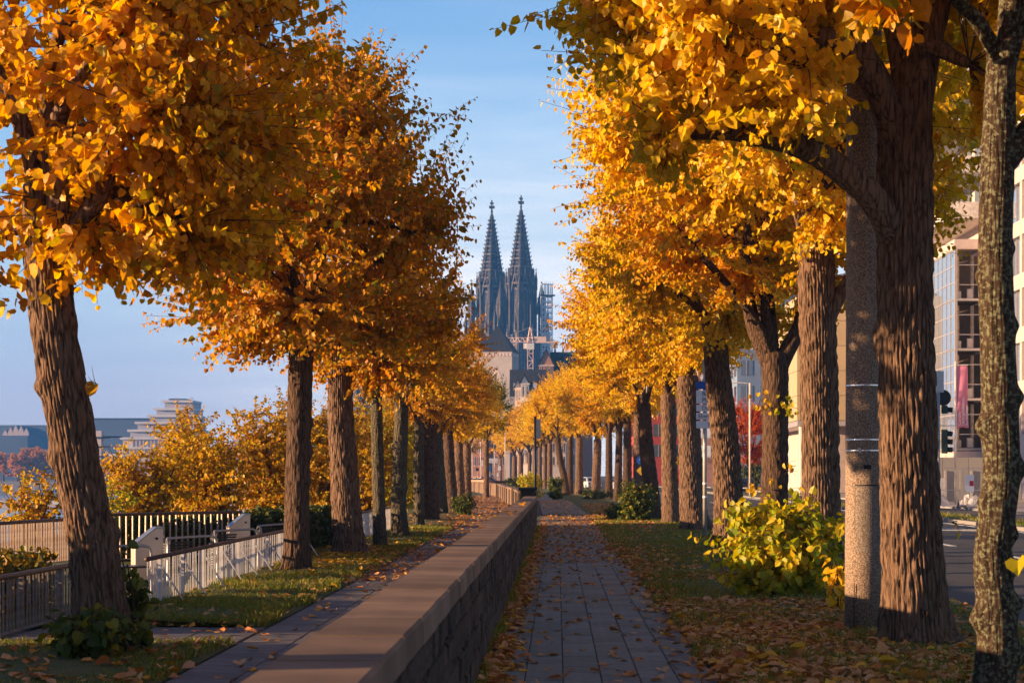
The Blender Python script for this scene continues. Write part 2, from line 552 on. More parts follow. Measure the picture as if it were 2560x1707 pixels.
def water_mat():
    m, n, l = new_mat('river_water')
    out = n.new('ShaderNodeOutputMaterial')
    b = n.new('ShaderNodeBsdfPrincipled')
    b.inputs['Base Color'].default_value = (.10, .17, .22, 1)
    b.inputs['Roughness'].default_value = .12
    l.new(b.outputs[0], out.inputs['Surface'])
    tc = n.new('ShaderNodeTexCoord')
    mp = n.new('ShaderNodeMapping'); mp.inputs['Scale'].default_value = (1, .35, 1)
    nz = n.new('ShaderNodeTexNoise'); nz.inputs['Scale'].default_value = .9; nz.inputs['Detail'].default_value = 6
    bp = n.new('ShaderNodeBump'); bp.inputs['Strength'].default_value = .5; bp.inputs['Distance'].default_value = .25
    l.new(tc.outputs['Object'], mp.inputs['Vector']); l.new(mp.outputs[0], nz.inputs['Vector'])
    l.new(nz.outputs['Fac'], bp.inputs['Height']); l.new(bp.outputs[0], b.inputs['Normal'])
    return m
M['water'] = water_mat()
strip('river_water', [(-1400, -99), (-1400, 1063)], [(-46.3, -99), (-46.3, 1063)], -7.0, M['water'])

YS = list(range(4, 62, 8)) + [62, 70, 80, 90, 100, 120, 146, 160, 191, 230, 280, 350, 420]
strip('footpath', [(-.62 + (offw(y) if y < 75 else offr(y)), y) for y in YS], [(1.27 + offr(y), y) for y in YS], -.010, M['joint'])
footpath = bpy.data.objects['footpath']
strip('riverside_path', [(-3.05 + offw(y), y) for y in YS], [(-1.02 + offw(y), y) for y in YS], -.010, M['joint'])
river_path = bpy.data.objects['riverside_path']

# paving slabs of the town-side path, one object each where they can be told apart
def slab_mesh(w, l, t, m, name='paving_slab', ch=.006):
    V = []
    for z, i in ((-t, 0), (-ch, 0), (0, ch)):
        V += [(-w / 2 + i, -l / 2 + i, z), (w / 2 - i, -l / 2 + i, z), (w / 2 - i, l / 2 - i, z), (-w / 2 + i, l / 2 - i, z)]
    F = []
    for k in (0, 4):
        F += [(k + a, k + (a + 1) % 4, k + 4 + (a + 1) % 4, k + 4 + a) for a in range(4)]
    F.append((8, 9, 10, 11))
    me = bpy.data.meshes.new(name); me.from_pydata(V, [], F); me.materials.append(m)
    return me

def lay_slabs(parent, x0, cols, w, y0, l, rows, m, gap, n_single, name='paving_slab'):
    me = slab_mesh(w - gap, l - gap, .03, m, name)
    cells = []
    for c in range(cols):
        oy = (c % 2) * l * .5
        for r in range(rows):
            cells.append((x0 + (c + .5) * w, y0 + oy + r * l))
    cells.sort(key=lambda p: p[1])
    far_v, far_f = MB(), None
    for i, (x, y) in enumerate(cells):
        tz = random.uniform(-.0025, .0025)
        if i < n_single:
            o = put(name, me, parent, (x, y, .003 + tz), (random.gauss(0, .0035), random.gauss(0, .0035), random.gauss(0, .004)))
        else:
            far_v.box((x, y, -.006 + tz), (w - gap, l - gap, .018))
    if far_v.v:
        tag(far_v.build('paving', m, parent), kind='stuff')
lay_slabs(footpath, -.56, 6, .302, 13.7, .45, 135, M['slab'], .007, 300)
lay_slabs(river_path, -3.02, 4, .50, 14.0, .60, 100, M['slab2'], .009, 240)
far = strip('path_surface', [(-.60 + (offw(y) if y < 75 else offr(y)), y) for y in YS if y > 74], [(1.25 + offr(y), y) for y in YS if y > 74], .004, M['slab'])
far.parent = footpath
far = strip('path_surface', [(-3.03 + offw(y), y) for y in YS if y > 73], [(-1.04 + offw(y), y) for y in YS if y > 73], .004, M['slab2'])
far.parent = river_path
# the short paved crossing from the river path to the gap in the railing
cross = tag(MB().span(-5.4, -3.06, 19.0, 20.9, -.2, -.012).build('paved_crossing', M['joint']), kind='structure')
me = slab_mesh(.57, .60, .03, M['slab2'])
for i in range(4):
    for j in range(3):
        put('paving_slab', me, cross, (-5.1 + i * .585, 19.33 + j * .61, .004 + random.uniform(-.002, .002)), (random.gauss(0, .003), random.gauss(0, .003), 0))

def verge(name, xl, xr, y0, y1, step, amp, z0):
    xs_n = max(3, int((xr(y0) - xl(y0)) / step))
    V, F = [], []
    nrow = int((y1 - y0) / (step * 1.6))
    for j in range(nrow + 1):
        y = y0 + (y1 - y0) * j / nrow
        a, b = xl(y), xr(y)
        for i in range(xs_n + 1):
            t = i / xs_n
            e = sin(pi * t) ** .5 if 0 < t < 1 else 0
            z = z0 + e * (amp * (.5 + .5 * sin(x_ := (a + (b - a) * t) * 3.1 + y * 1.3) * sin(y * 2.1 - 1.7 * x_)) + amp * .8)
            V.append((a + (b - a) * t, y, z))
    k = xs_n + 1
    for j in range(nrow):
        for i in range(xs_n):
            F.append((j * k + i, j * k + i + 1, (j + 1) * k + i + 1, (j + 1) * k + i))
    me = bpy.data.meshes.new(name); me.from_pydata(V, [], F); me.materials.append(M['soil'])
    return tag(put(name, me), kind='structure')
verge('verge', lambda y: 1.26 + offr(y), lambda y: 4.9, 4, 330, .35, .035, -.004)
verge('riverside_verge', lambda y: -5.6 + offw(y), lambda y: -3.06 + offw(y), 4, 19.0, .3, .035, -.004)
verge('riverside_verge', lambda y: -5.6 + offw(y), lambda y: -3.06 + offw(y), 20.9, 260, .3, .05, -.004)
verge('shrub_bed', lambda y: -13, lambda y: -5.65, 4, 330, 1.2, .05, -.02)

# kerb stones along the carriageway
kst = slab_mesh(.12, .985, .14, M['kerb'], 'kerb_stone', .012)
kerb = tag(MB().span(4.92, 5.02, 4, 330, -.19, -.03).build('kerb', M['kerb']), kind='structure')
for i in range(90):
    put('kerb_stone', kst, kerb, (4.97, 8 + i, .012))
road = strip('road', [(5.02, -10), (5.02, 420)], [(14.2, -10), (14.2, 420)], -.12, M['asphalt'])
strip('far_carriageway', [(15.9, -10), (15.9, 420)], [(20.0, -10), (20.0, 420)], -.12, M['asphalt'])
tag(MB().span(14.2, 15.9, 10, 300, -.2, .0).build('median_kerb', M['kerb']), kind='structure')
strip('median_grass', [(14.35, 12), (14.35, 298)], [(15.75, 12), (15.75, 298)], .006, M['soil'])
tag(MB().span(20.0, 30.0, -10, 420, -.2, .0).build('pavement', M['kerb']), kind='structure')
mk = MB()
for y in range(30, 260, 9):
    mk.span(9.5, 9.64, y, y + 4.2, -.118, -.114)
tag(mk.build('lane_dashes', M['white_line']), kind='structure')
mk = MB().span(13.75, 13.9, 20, 260, -.118, -.114)
tag(mk.build('edge_line', M['white_line']), kind='structure')
mk = MB()
for k in range(4):
    mk.box((13.0 - k * .55, 61 + k * 1.9, -.115), (.28, 3.2, .004), rot=.75)
tag(mk.build('hatched_marking', M['white_line']), kind='structure')

# ------------------------------------------------------------------ parapet wall
wall = thing('parapet_wall', 'long low stone wall with flat coping between the two paths', 'wall', (0, 0, 0))
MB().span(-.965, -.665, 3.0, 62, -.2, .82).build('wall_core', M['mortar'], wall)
y = 3.0
cs = {}
while y < 61.9:
    L = min(random.choice([.95, 1.05, 1.2, 1.2]), 62 - y)
    key = round(L, 3)
    if key not in cs:
        cs[key] = slab_mesh(.40, L - .014, .125, M['coping'], 'coping_stone', .015)
    put('coping_stone', cs[key], wall, (-.815 + random.uniform(-.003, .003), y + L / 2, .945 + random.uniform(-.002, .002)), (random.gauss(0, .0015), random.gauss(0, .0015), random.gauss(0, .0015)))
    y += L
def stone_mesh(seed):
    r = random.Random(seed)
    # unit block: face towards +x
    V = []
    for x, i in ((0, 0), (.55, 0), (1, .07)):
        for (a, b) in ((-.5 + i, -.5 + i), (.5 - i, -.5 + i), (.5 - i, .5 - i), (-.5 + i, .5 - i)):
            V.append((x + (r.uniform(-.22, .22) if x == 1 else 0), a + r.uniform(-.035, .035), b + r.uniform(-.05, .05)))
    V.append((1.12 + r.uniform(-.15, .15), r.uniform(-.2, .2), r.uniform(-.15, .15)))
    F = []
    for k in (0, 4):
        F += [(k + a, k + (a + 1) % 4, k + 4 + (a + 1) % 4, k + 4 + a) for a in range(4)]
    F += [(8 + a, 8 + (a + 1) % 4, 12) for a in range(4)]
    me = bpy.data.meshes.new('stone'); me.from_pydata(V, [], F); me.materials.append(M['stone'])
    return me
stones = [stone_mesh(s) for s in range(14)]
place = []
z = -.02
for h in (.25, .20, .22, .17):
    y = 3.0 + random.random() * .2
    while y < 61.6:
        L = random.uniform(.28, .62)
        place.append((y + L / 2, z + h / 2, L - .016, h - .014))
        y += L
    z += h
place.sort()
place = [p for p in place if p[0] > 5.5]
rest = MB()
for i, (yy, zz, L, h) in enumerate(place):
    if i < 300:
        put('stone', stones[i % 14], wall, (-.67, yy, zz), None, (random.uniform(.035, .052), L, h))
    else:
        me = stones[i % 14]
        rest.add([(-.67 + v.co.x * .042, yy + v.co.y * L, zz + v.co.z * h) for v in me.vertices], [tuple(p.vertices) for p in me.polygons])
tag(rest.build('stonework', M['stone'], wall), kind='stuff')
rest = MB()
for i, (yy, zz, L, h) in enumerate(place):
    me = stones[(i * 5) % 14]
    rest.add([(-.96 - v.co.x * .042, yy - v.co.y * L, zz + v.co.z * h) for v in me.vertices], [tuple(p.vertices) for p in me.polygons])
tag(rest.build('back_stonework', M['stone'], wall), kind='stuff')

pier = thing('wall_pier', 'squat stone pier under a dark flat cap where the wall stops', 'pier', (0, 62, 0))
MB().box((-.92, .3, .46), (.46, .5, 1.3)).build('pier_shaft', M['stone'], pier)
MB().box((-.92, .3, 1.15), (.58, .62, .10)).build('cap', M['black'], pier, bevel=.012)

# second, curving stretch of wall
wall2 = thing('curved_parapet_wall', 'far stretch of low wall curving left with sunlit panels', 'wall', (0, 0, 0))
YS2 = [78, 84, 90, 97, 104, 111, 118, 125, 132, 139, 146, 155, 164, 173, 182, 191, 203, 216, 230, 250, 265, 280, 300, 325, 350]
for a, b in zip(YS2[:-1], YS2[1:]):
    pa, pb = Vector((-.82 + offw(a), a, 0)), Vector((-.82 + offw(b), b, 0))
    d = (pb - pa); L = d.length; ang = math.atan2(d.y, d.x)
    c = (pa + pb) / 2
    MB().box((0, 0, .35), (L - .05, .30, 1.0)).build('wall_panel', M['coping'], wall2, (c.x, c.y, 0), (0, 0, ang))
    MB().box((0, 0, .90), (L - .01, .40, .10)).build('coping_stone', M['coping'], wall2, (c.x, c.y, 0), (0, 0, ang))
    MB().box((0, 0, .40), (.36, .40, .9)).build('pilaster', M['stone'], wall2, (pa.x, pa.y, 0), (0, 0, ang))
pier2 = thing('wall_pier', 'distant dark capped pier standing on the curved wall', 'pier', (-.82 + offw(146), 146, 0))
MB().box((.1, -.2, .5), (.7, .7, 1.1)).build('pier_shaft', M['stone'], pier2)
MB().box((.35, -.2, 1.1), (1.6, .8, .12)).build('cap', M['black'], pier2, bevel=.012)

# ------------------------------------------------------------------ leaves
def unit(a):
    return a / np.maximum(np.linalg.norm(a, axis=-1, keepdims=True), 1e-9)

FULL = (np.array([(0, .06, 0), (0, .5, -.02), (0, 1.0, -.10), (-.26, -.05, .07), (-.50, .24, .13), (-.43, .60, .08), (-.17, .86, -.01),
                  (.26, -.05, .07), (.50, .24, .13), (.43, .60, .08), (.17, .86, -.01)], float),
        [(0, 1, 4, 3), (1, 6, 5, 4), (0, 7, 8, 1), (1, 8, 9, 10)], [(1, 2, 6), (1, 10, 2)])
MID = (np.array([(0, .03, 0), (0, .55, -.02), (0, 1.0, -.09), (-.46, .14, .12), (-.40, .66, .06), (.46, .14, .12), (.40, .66, .06)], float),
       [(0, 1, 4, 3), (0, 5, 6, 1)], [(1, 2, 4), (1, 6, 2)])
FAR = (np.array([(0, 0, 0), (0, 1.0, 0), (-.46, .42, .13), (.46, .42, .13)], float), [], [(0, 1, 2), (0, 3, 1)])
LOW = (np.array([(0, -.05, 0), (0, 1.0, -.08), (-.48, .30, .12), (.48, .30, .12), (-.30, .75, .04), (.30, .75, .04)], float), [(0, 1, 4, 2), (0, 3, 5, 1)], [])

def leaf_verts(tpl, pos, ax, nr, size):
    T = tpl[0]
    ax = unit(ax)
    nr = unit(nr - ax * (nr * ax).sum(-1, keepdims=True))
    bx = np.cross(ax, nr)
    N = len(pos)
    curl = rng.uniform(.3, 2.2, N)
    wid = rng.uniform(.82, 1.08, N)
    V = (pos[:, None, :] + size[:, None, None] * (T[None, :, 0:1] * wid[:, None, None] * bx[:, None, :] + T[None, :, 1:2] * ax[:, None, :]
                                                  + T[None, :, 2:3] * curl[:, None, None] * nr[:, None, :]))
    return V

def leaves_mesh(name, tpl, pos, ax, nr, size, m):
    V = leaf_verts(tpl, pos, ax, nr, size)
    N, k = V.shape[0], V.shape[1]
    off = (np.arange(N) * k)[:, None, None]
    q = (np.array(tpl[1], int)[None] + off).reshape(-1, 4) if tpl[1] else None
    t = (np.array(tpl[2], int)[None] + off).reshape(-1, 3) if tpl[2] else None
    return np_mesh(name, V.reshape(-1, 3), q, t, mats=[m])

LEAF_ME = {}
def leaf_variants(mkey):
    """a few single leaf blades (base at the origin, tip along +Y) shared by all leaf objects of one colour family"""
    if mkey not in LEAF_ME:
        out = []
        for i in range(5):
            T = FULL[0].copy()
            T[:, 2] *= .4 + .5 * i
            T[:, 0] *= .86 + .05 * i
            T[:, 2] += .04 * np.sin(T[:, 1] * 5 + i)
            out.append(np_mesh('leaf', T, FULL[1], FULL[2], mats=[M[mkey]]))
        LEAF_ME[mkey] = out
    return LEAF_ME[mkey]

def leaf_object(mkey, pos, ax, nr, s, parent, name='leaf'):
    a = Vector(ax).normalized()
    nn = Vector(nr)
    nn = (nn - a * nn.dot(a)).normalized()
    b = a.cross(nn)
    me = random.choice(leaf_variants(mkey))
    o = bpy.data.objects.new(name, me)
    col.objects.link(o)
    if parent is not None:
        o.parent = parent
    mtx = Matrix(((b.x * s, a.x * s, nn.x * s, pos[0]), (b.y * s, a.y * s, nn.y * s, pos[1]), (b.z * s, a.z * s, nn.z * s, pos[2]), (0, 0, 0, 1)))
    o.matrix_local = mtx
    return o

# ------------------------------------------------------------------ trunks and branches
def spline(pts, n):
    P = np.array(pts, float)
    if len(P) < 3:
        t = np.linspace(0, 1, n)[:, None]
        return P[0] * (1 - t) + P[-1] * t
    d = np.concatenate([[0], np.cumsum(np.linalg.norm(np.diff(P, axis=0), axis=1))])
    Q = np.vstack([2 * P[0] - P[1], P, 2 * P[-1] - P[-2]])
    out = []
    for s in np.linspace(0, d[-1], n):
        i = min(np.searchsorted(d, s, side='right') - 1, len(P) - 2)
        t = (s - d[i]) / max(d[i + 1] - d[i], 1e-9)
        p0, p1, p2, p3 = Q[i], Q[i + 1], Q[i + 2], Q[i + 3]
        out.append(.5 * ((2 * p1) + (-p0 + p2) * t + (2 * p0 - 5 * p1 + 4 * p2 - p3) * t * t + (-p0 + 3 * p1 - 3 * p2 + p3) * t ** 3))
    return np.array(out)

def snoise(th, s, seed, kmax=5, fs=3.0, n=9):
    r = np.random.default_rng(seed)
    o = np.zeros(np.broadcast(th, s).shape)
    for i in range(n):
        k = r.integers(0, kmax + 1)
        o += np.sin(k * th + r.uniform(.3, 1) * fs * s * (1 if r.random() < .5 else -1) + r.uniform(0, 6.28)) * r.uniform(.5, 1)
    return o / math.sqrt(n)

def bark_tube(pts, radii, seg, rings, seed, depth=.02, pitch=.055, flare=0.0, lumps=(), rough=.03, cap=True):
    P = spline(pts, rings)
    L = np.concatenate([[0], np.cumsum(np.linalg.norm(np.diff(P, axis=0), axis=1))])
    rk = np.linspace(0, 1, len(radii))
    R = np.interp(L / L[-1], rk, radii)
    D = unit(np.gradient(P, axis=0))
    u = np.cross(D[0], [0, 1, 0]) if abs(D[0][1]) < .9 else np.cross(D[0], [1, 0, 0])
    u = u / np.linalg.norm(u)
    th = np.linspace(0, 2 * pi, seg, endpoint=False)
    V = np.zeros((rings, seg, 3))
    U, W = [], []
    for i in range(rings):
        u = u - D[i] * np.dot(u, D[i]); u /= np.linalg.norm(u)
        U.append(u); W.append(np.cross(D[i], u))
    U, W = np.array(U), np.array(W)
    TH, S = np.meshgrid(th, L)
    rr = R[:, None] * (1 + rough * snoise(TH, S, seed, 4, 2.2))
    if depth:
        nrid = max(8, int(round(2 * pi * R.mean() / pitch)))
        w = 1.7 * snoise(TH, S, seed + 1, 7, 2.4, 14) + .9 * snoise(TH, S, seed + 2, 18, 13, 16)
        p = np.abs(np.sin((nrid * TH + w) / 2)) ** .6
        brk = np.clip(.78 + .55 * snoise(TH, S, seed + 3, 16, 30, 18), .30, 1.08)
        p2 = np.abs(np.sin((2.3 // 1 * nrid * TH + 2 * w + 2.3 * snoise(TH, S, seed + 5, 10, 18)) / 2)) ** .7
        rr = rr + 1.5 * depth * (p * brk - .7) + depth * .45 * (p2 - .6)
    if flare:
        k = 1 + flare * np.exp(-L / .22)[:, None] * (1 + .45 * np.sin(5 * TH + seed) + .3 * np.sin(3 * TH + 2.1 * seed))
        rr = rr * k
    for (lt, ls, lr, lh) in lumps:
        dth = np.angle(np.exp(1j * (TH - lt))) * R[:, None]
        rr = rr + lh * np.exp(-(dth ** 2 + (S - ls) ** 2) / lr ** 2)
    V = P[:, None, :] + rr[:, :, None] * (np.cos(TH)[:, :, None] * U[:, None, :] + np.sin(TH)[:, :, None] * W[:, None, :])
    I = np.arange(rings - 1)[:, None] * seg
    K = np.arange(seg)[None]
    K2 = (K + 1) % seg
    q = np.stack([I + K, I + K2, I + seg + K2, I + seg + K], -1).reshape(-1, 4)
    Vf = V.reshape(-1, 3)
    tr = []
    if cap:
        Vf = np.vstack([Vf, P[-1] + D[-1] * R[-1] * .4])
        c = len(Vf) - 1
        b0 = (rings - 1) * seg
        tr = [(b0 + k, b0 + (k + 1) % seg, c) for k in range(seg)]
    return Vf, q, np.array(tr)

def bark_obj(name, parent, m, *a, **k):
    V, q, t = bark_tube(*a, **k)
    return put(name, np_mesh(name, V, q, t, smooth=True, mats=[m]), parent)

def thin_tubes(name, lines, m, seg=3):
    """many thin twigs as one mesh; each line is (points (k,3), r0, r1)"""
    VV, QQ = [], []
    base = 0
    for P, r0, r1 in lines:
        k = len(P)
        D = unit(np.gradient(P, axis=0))
        ref = np.array([0, 0, 1.0]) if abs(D[0][2]) < .8 else np.array([1.0, 0, 0])
        u = unit(np.cross(D, ref)); w = np.cross(D, u)
        r = np.linspace(r0, r1, k)
        for a in range(seg):
            an = 2 * pi * a / seg
            VV.append(P + r[:, None] * (cos(an) * u + sin(an) * w))
        for a in range(seg):
            a2 = (a + 1) % seg
            i = np.arange(k - 1)
            QQ.append(np.stack([base + a * k + i, base + a2 * k + i, base + a2 * k + i + 1, base + a * k + i + 1], -1))
        base += seg * k
    return np_mesh(name, np.vstack(VV), np.vstack(QQ), smooth=True, mats=[m])

def crown_plan(seed, c, rad3, top, nknobs, nshoots, size, spacing=.055, nlimb=5, limbs=None, rlimb=.11, zlow=None, density_in=.25):
    r = np.random.default_rng(seed)
    c, rad3, top = np.array(c, float), np.array(rad3, float), np.array(top, float)
    # knobs: well spread points well inside the envelope
    K = []
    for i in range(nknobs):
        best, bd = None, -1
        for _ in range(14):
            d = unit(r.normal(size=3))
            q = d * r.uniform(.32, .66)
            dist = min([np.linalg.norm(q - k) for k in K], default=1)
            if dist > bd:
                best, bd = q, dist
        K.append(best)
    knobs = c + np.array(K) * rad3
    lines = []
    if limbs:
        for P, r0, r1 in limbs:
            lines.append((spline(P, 10), r0, r1))
            knobs = np.vstack([knobs, np.array(P[-1])[None]])
    order = sorted(range(nknobs), key=lambda i: r.random())
    for j, i in enumerate(order):
        k = knobs[i]
        if j < nlimb:
            mid = top + (k - top) * .45 + np.array([0, 0, .25]) + r.normal(size=3) * .12
            P = spline([top - np.array([0, 0, .35]), top + (mid - top) * .35 + np.array([0, 0, .1]), mid, k], 9)
            lines.append((P, rlimb * r.uniform(.8, 1.1), .05))
        else:
            cand = [(np.linalg.norm(P[b] - k), a, b) for a, (P, _, _) in enumerate(lines) for b in range(3, len(P))]
            _, a, b = min(cand)
            s = lines[a][0][b]
            mid = (s + k) / 2 + r.normal(size=3) * .1 + np.array([0, 0, .08])
            lines.append((spline([s, mid, k], 7), rlimb * .5, .028))
    twigs, pos, ax, nr, sz = [], [], [], [], []
    for i in range(nshoots):
        k = knobs[r.integers(len(knobs))]
        o = (k - c) / rad3
        d = unit(unit(o) * .75 / rad3.max() * rad3 + r.normal(size=3) * .62 + np.array([0, 0, .16]))
        # length to the envelope along d
        A = (d / rad3) @ (d / rad3); B = 2 * (o @ (d / rad3)); C = o @ o - 1
        disc = max(B * B - 4 * A * C, 0)
        L = (-B + math.sqrt(disc)) / (2 * A)
        L = min(max(L * r.uniform(.62, 1.10), .45), 2.6)
        if d[2] < -.15:
            L = min(L, max(.7, 1.75 + 1.1 * d[2]))
        n = 6
        t = np.linspace(0, 1, n)[:, None]
        bend = r.normal(size=3) * .10 + np.array([0, 0, r.uniform(-.22, .20)])
        P = k + d * L * t + bend * L * t * t
        if zlow is not None and P[-1][2] < zlow + r.uniform(-.25, .35):
            continue
        twigs.append((P, .008, .0025))
        m = max(4, int(L / spacing))
        tt = np.linspace(density_in * r.uniform(.3, 1), 1, m)
        Q = np.stack([np.interp(tt, t[:, 0], P[:, q]) for q in range(3)], -1)
        side = unit(np.cross(d, unit(r.normal(size=3))))
        sg = np.where(np.arange(m) % 2, 1, -1)[:, None]
        a = side * sg * .75 + d * .35 + np.array([0, 0, -.75]) + r.normal(size=(m, 3)) * .32
        out = unit(unit(Q - c) * .8 + np.array([0, 0, .35]) + r.normal(size=(m, 3)) * .55)
        pos.append(Q + side * sg * .02)
        ax.append(a); nr.append(out)
        sz.append(size * r.uniform(.58, 1.25, m) * np.interp(tt, [0, .75, 1], [1, 1, .62]))
    return dict(lines=lines, twigs=twigs, pos=np.vstack(pos), ax=unit(np.vstack(ax)), nr=np.vstack(nr), size=np.concatenate(sz))

def crown_meshes(plan, mkey, tpl, bark, keep=None):
    p = plan
    sel = np.ones(len(p['pos']), bool) if keep is None else keep
    cm = leaves_mesh('crown', tpl, p['pos'][sel], p['ax'][sel], p['nr'][sel], p['size'][sel], M[mkey])
    tm = thin_tubes('twigs', p['twigs'], M['twig'])
    bm = [bark_tube(P, [a, a * .8, b], 12, 14, 3 + i, depth=.008, pitch=.05, rough=.10) for i, (P, a, b) in enumerate(p['lines'])]
    bm = [np_mesh('branch', V, q, t, smooth=True, mats=[bark]) for V, q, t in bm]
    return cm, tm, bm

CAMP = np.array([0, 0, H])
def in_frame(w):
    d = w - CAMP
    px = 1280 + d[:, 0] / np.maximum(d[:, 1], .1) * 4573
    py = 1090 - d[:, 2] / np.maximum(d[:, 1], .1) * 4573
    return (px > 5) & (px < 2347) & (py > 5) & (py < 1563) & (d[:, 1] > 3)

def dress(root, plan, mkey, tpl, bark, n_single=0):
    """hang branches, twigs and leaves on a tree; the leaves that show largest become objects of their own"""
    keep = np.ones(len(plan['pos']), bool)
    if n_single:
        w = plan['pos'] + np.array(root.location)
        ok = in_frame(w)
        facing = np.abs(unit(plan['nr'])[:, 1])
        score = np.where(ok, (w[:, 1] - 0.9 * facing), 1e9)
        idx = np.argsort(score)[:n_single]
        idx = idx[score[idx] < 1e8]
        keep[idx] = False
        for i in idx:
            leaf_object(mkey, plan['pos'][i], plan['ax'][i], plan['nr'][i], plan['size'][i], root)
    cm, tm, bm = crown_meshes(plan, mkey, tpl, bark, keep)
    tag(put('crown', cm, root), kind='stuff')
    tag(put('twigs', tm, root), kind='stuff')
    for b in bm:
        put('branch', b, root)

GL = 'lindens lining the river side of the wall'
GR = 'lindens lining the road side of the footpath'

def near_tree(label, group, X, Y, spine, radii, bark, mkey, c, rad3, nk, ns, size, seed, nlimb=5, limbs=None, n_single=0, depth=.02,
              seg=120, rings=210, lumps=(), flare=.5, rlimb=.11, tpl=MID, pitch=.055, zlow=None, spacing=.055, prune=None):
    t = thing('linden_tree', label, 'tree', (X, Y, 0), 0, group)
    sp = [(x - X, yy - Y, z) for x, yy, z in spine]
    bark_obj('trunk', t, bark, sp, radii, seg, rings, seed, depth=depth, pitch=pitch, flare=flare, lumps=lumps)
    lm = [([(x - X, yy - Y, z) for x, yy, z in P], a, b) for P, a, b in (limbs or [])]
    plan = crown_plan(seed, (c[0] - X, c[1] - Y, c[2]), rad3, sp[-1], nk, ns, size, nlimb=nlimb, limbs=lm, rlimb=rlimb, zlow=zlow, spacing=spacing)
    if prune is not None:                    # drop leaves covering bare trunk or standing in the sun's path
        k_ = ~prune(plan['pos'] + np.array([X, Y, 0]))
        for q in ('pos', 'ax', 'nr', 'size'):
            plan[q] = plan[q][k_]
        plan['twigs'] = [t_ for t_ in plan['twigs'] if not prune(t_[0][[2, 5]] + np.array([X, Y, 0])).any()]
    dress(t, plan, mkey, tpl, bark, n_single)
    return t

B, BD, BM_, BL = M['bark'], M['bark_dark'], M['bark_moss'], M['bark_lichen']

# river side, nearest first
near_tree('thick leaning linden with cracked bark beside the dark railing, nearest on the river side', GL, -4.03, 17.8,
          [(-4.03, 17.8, -.1), (-4.09, 17.8, .45), (-4.17, 17.8, 1.04), (-4.27, 17.8, 1.56), (-4.37, 17.8, 2.15), (-4.47, 17.8, 2.73), (-4.55, 17.85, 3.3), (-4.62, 17.9, 4.2)],
          [.255, .23, .205, .20, .202, .20, .205, .18], B, 'gold', (-4.6, 18.6, 5.25), (2.65, 2.0, 2.95), 18, 1100, .118, 21, n_single=300,
          limbs=[([(-4.55, 17.85, 3.5), (-4.35, 17.6, 4.2), (-4.0, 17.4, 4.55), (-3.5, 17.3, 4.75)], .11, .07),
                 ([(-4.6, 17.85, 3.6), (-4.2, 17.7, 3.9), (-3.95, 17.6, 4.3), (-3.8, 17.5, 4.9)], .10, .06)],
          lumps=[(3.3, 1.15, .10, .05), (4.4, .95, .12, .05), (0.2, 1.9, .09, .05), (5.2, 2.6, .1, .04), (0.4, 2.55, .08, .05)], depth=.019, seg=180, rings=260, pitch=.040,
          prune=lambda w: ((w[:, 0] < -4.35) & (w[:, 2] < 3.05)) | ((w[:, 1] > 18.4) & (w[:, 2] < 3.4)) | (w[:, 2] < 2.4))  # back underside of the crown cut away so sun reaches the mast
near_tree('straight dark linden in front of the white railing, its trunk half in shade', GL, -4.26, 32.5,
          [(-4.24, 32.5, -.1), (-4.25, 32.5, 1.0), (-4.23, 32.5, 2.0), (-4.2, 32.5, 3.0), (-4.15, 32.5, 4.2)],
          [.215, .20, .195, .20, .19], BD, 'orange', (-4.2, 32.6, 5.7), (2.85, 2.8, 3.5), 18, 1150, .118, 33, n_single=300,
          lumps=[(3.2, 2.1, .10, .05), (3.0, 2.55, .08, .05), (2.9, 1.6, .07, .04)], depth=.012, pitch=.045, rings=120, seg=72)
near_tree('broad pale barked linden just past the end of the white railing', GL, -4.15, 39.5,
          [(-4.08, 39.5, -.1), (-4.17, 39.5, .8), (-4.23, 39.5, 1.8), (-4.3, 39.5, 2.8), (-4.3, 39.5, 4.0)],
          [.31, .285, .265, .25, .23], B, 'orange', (-4.2, 39.6, 5.7), (2.55, 2.7, 3.3), 15, 820, .118, 45, depth=.022, rings=170, seg=150, pitch=.046)
near_tree('slim grey green mossy linden, thinnest trunk on the river side', GL, -3.88, 43.5,
          [(-3.86, 43.5, -.1), (-3.9, 43.5, 1.0), (-3.93, 43.5, 2.2), (-3.95, 43.5, 3.4)],
          [.15, .135, .13, .12], BM_, 'orange', (-4.0, 43.6, 4.9), (1.7, 1.7, 2.2), 8, 280, .115, 57, depth=.008, rings=70, seg=40, flare=.25, rlimb=.07)
near_tree('knobbly dark linden standing right after the slim mossy one', GL, -4.0, 50.5,
          [(-3.98, 50.5, -.1), (-4.02, 50.5, 1.0), (-3.98, 50.5, 2.2), (-3.95, 50.5, 3.4)],
          [.21, .19, .185, .18], BM_, 'gold', (-4.1, 50.5, 5.2), (2.0, 2.3, 2.8), 11, 480, .118, 61, depth=.012, rings=80, seg=48, lumps=[(0, 2.4, .1, .07), (3.1, 1.4, .09, .05)])

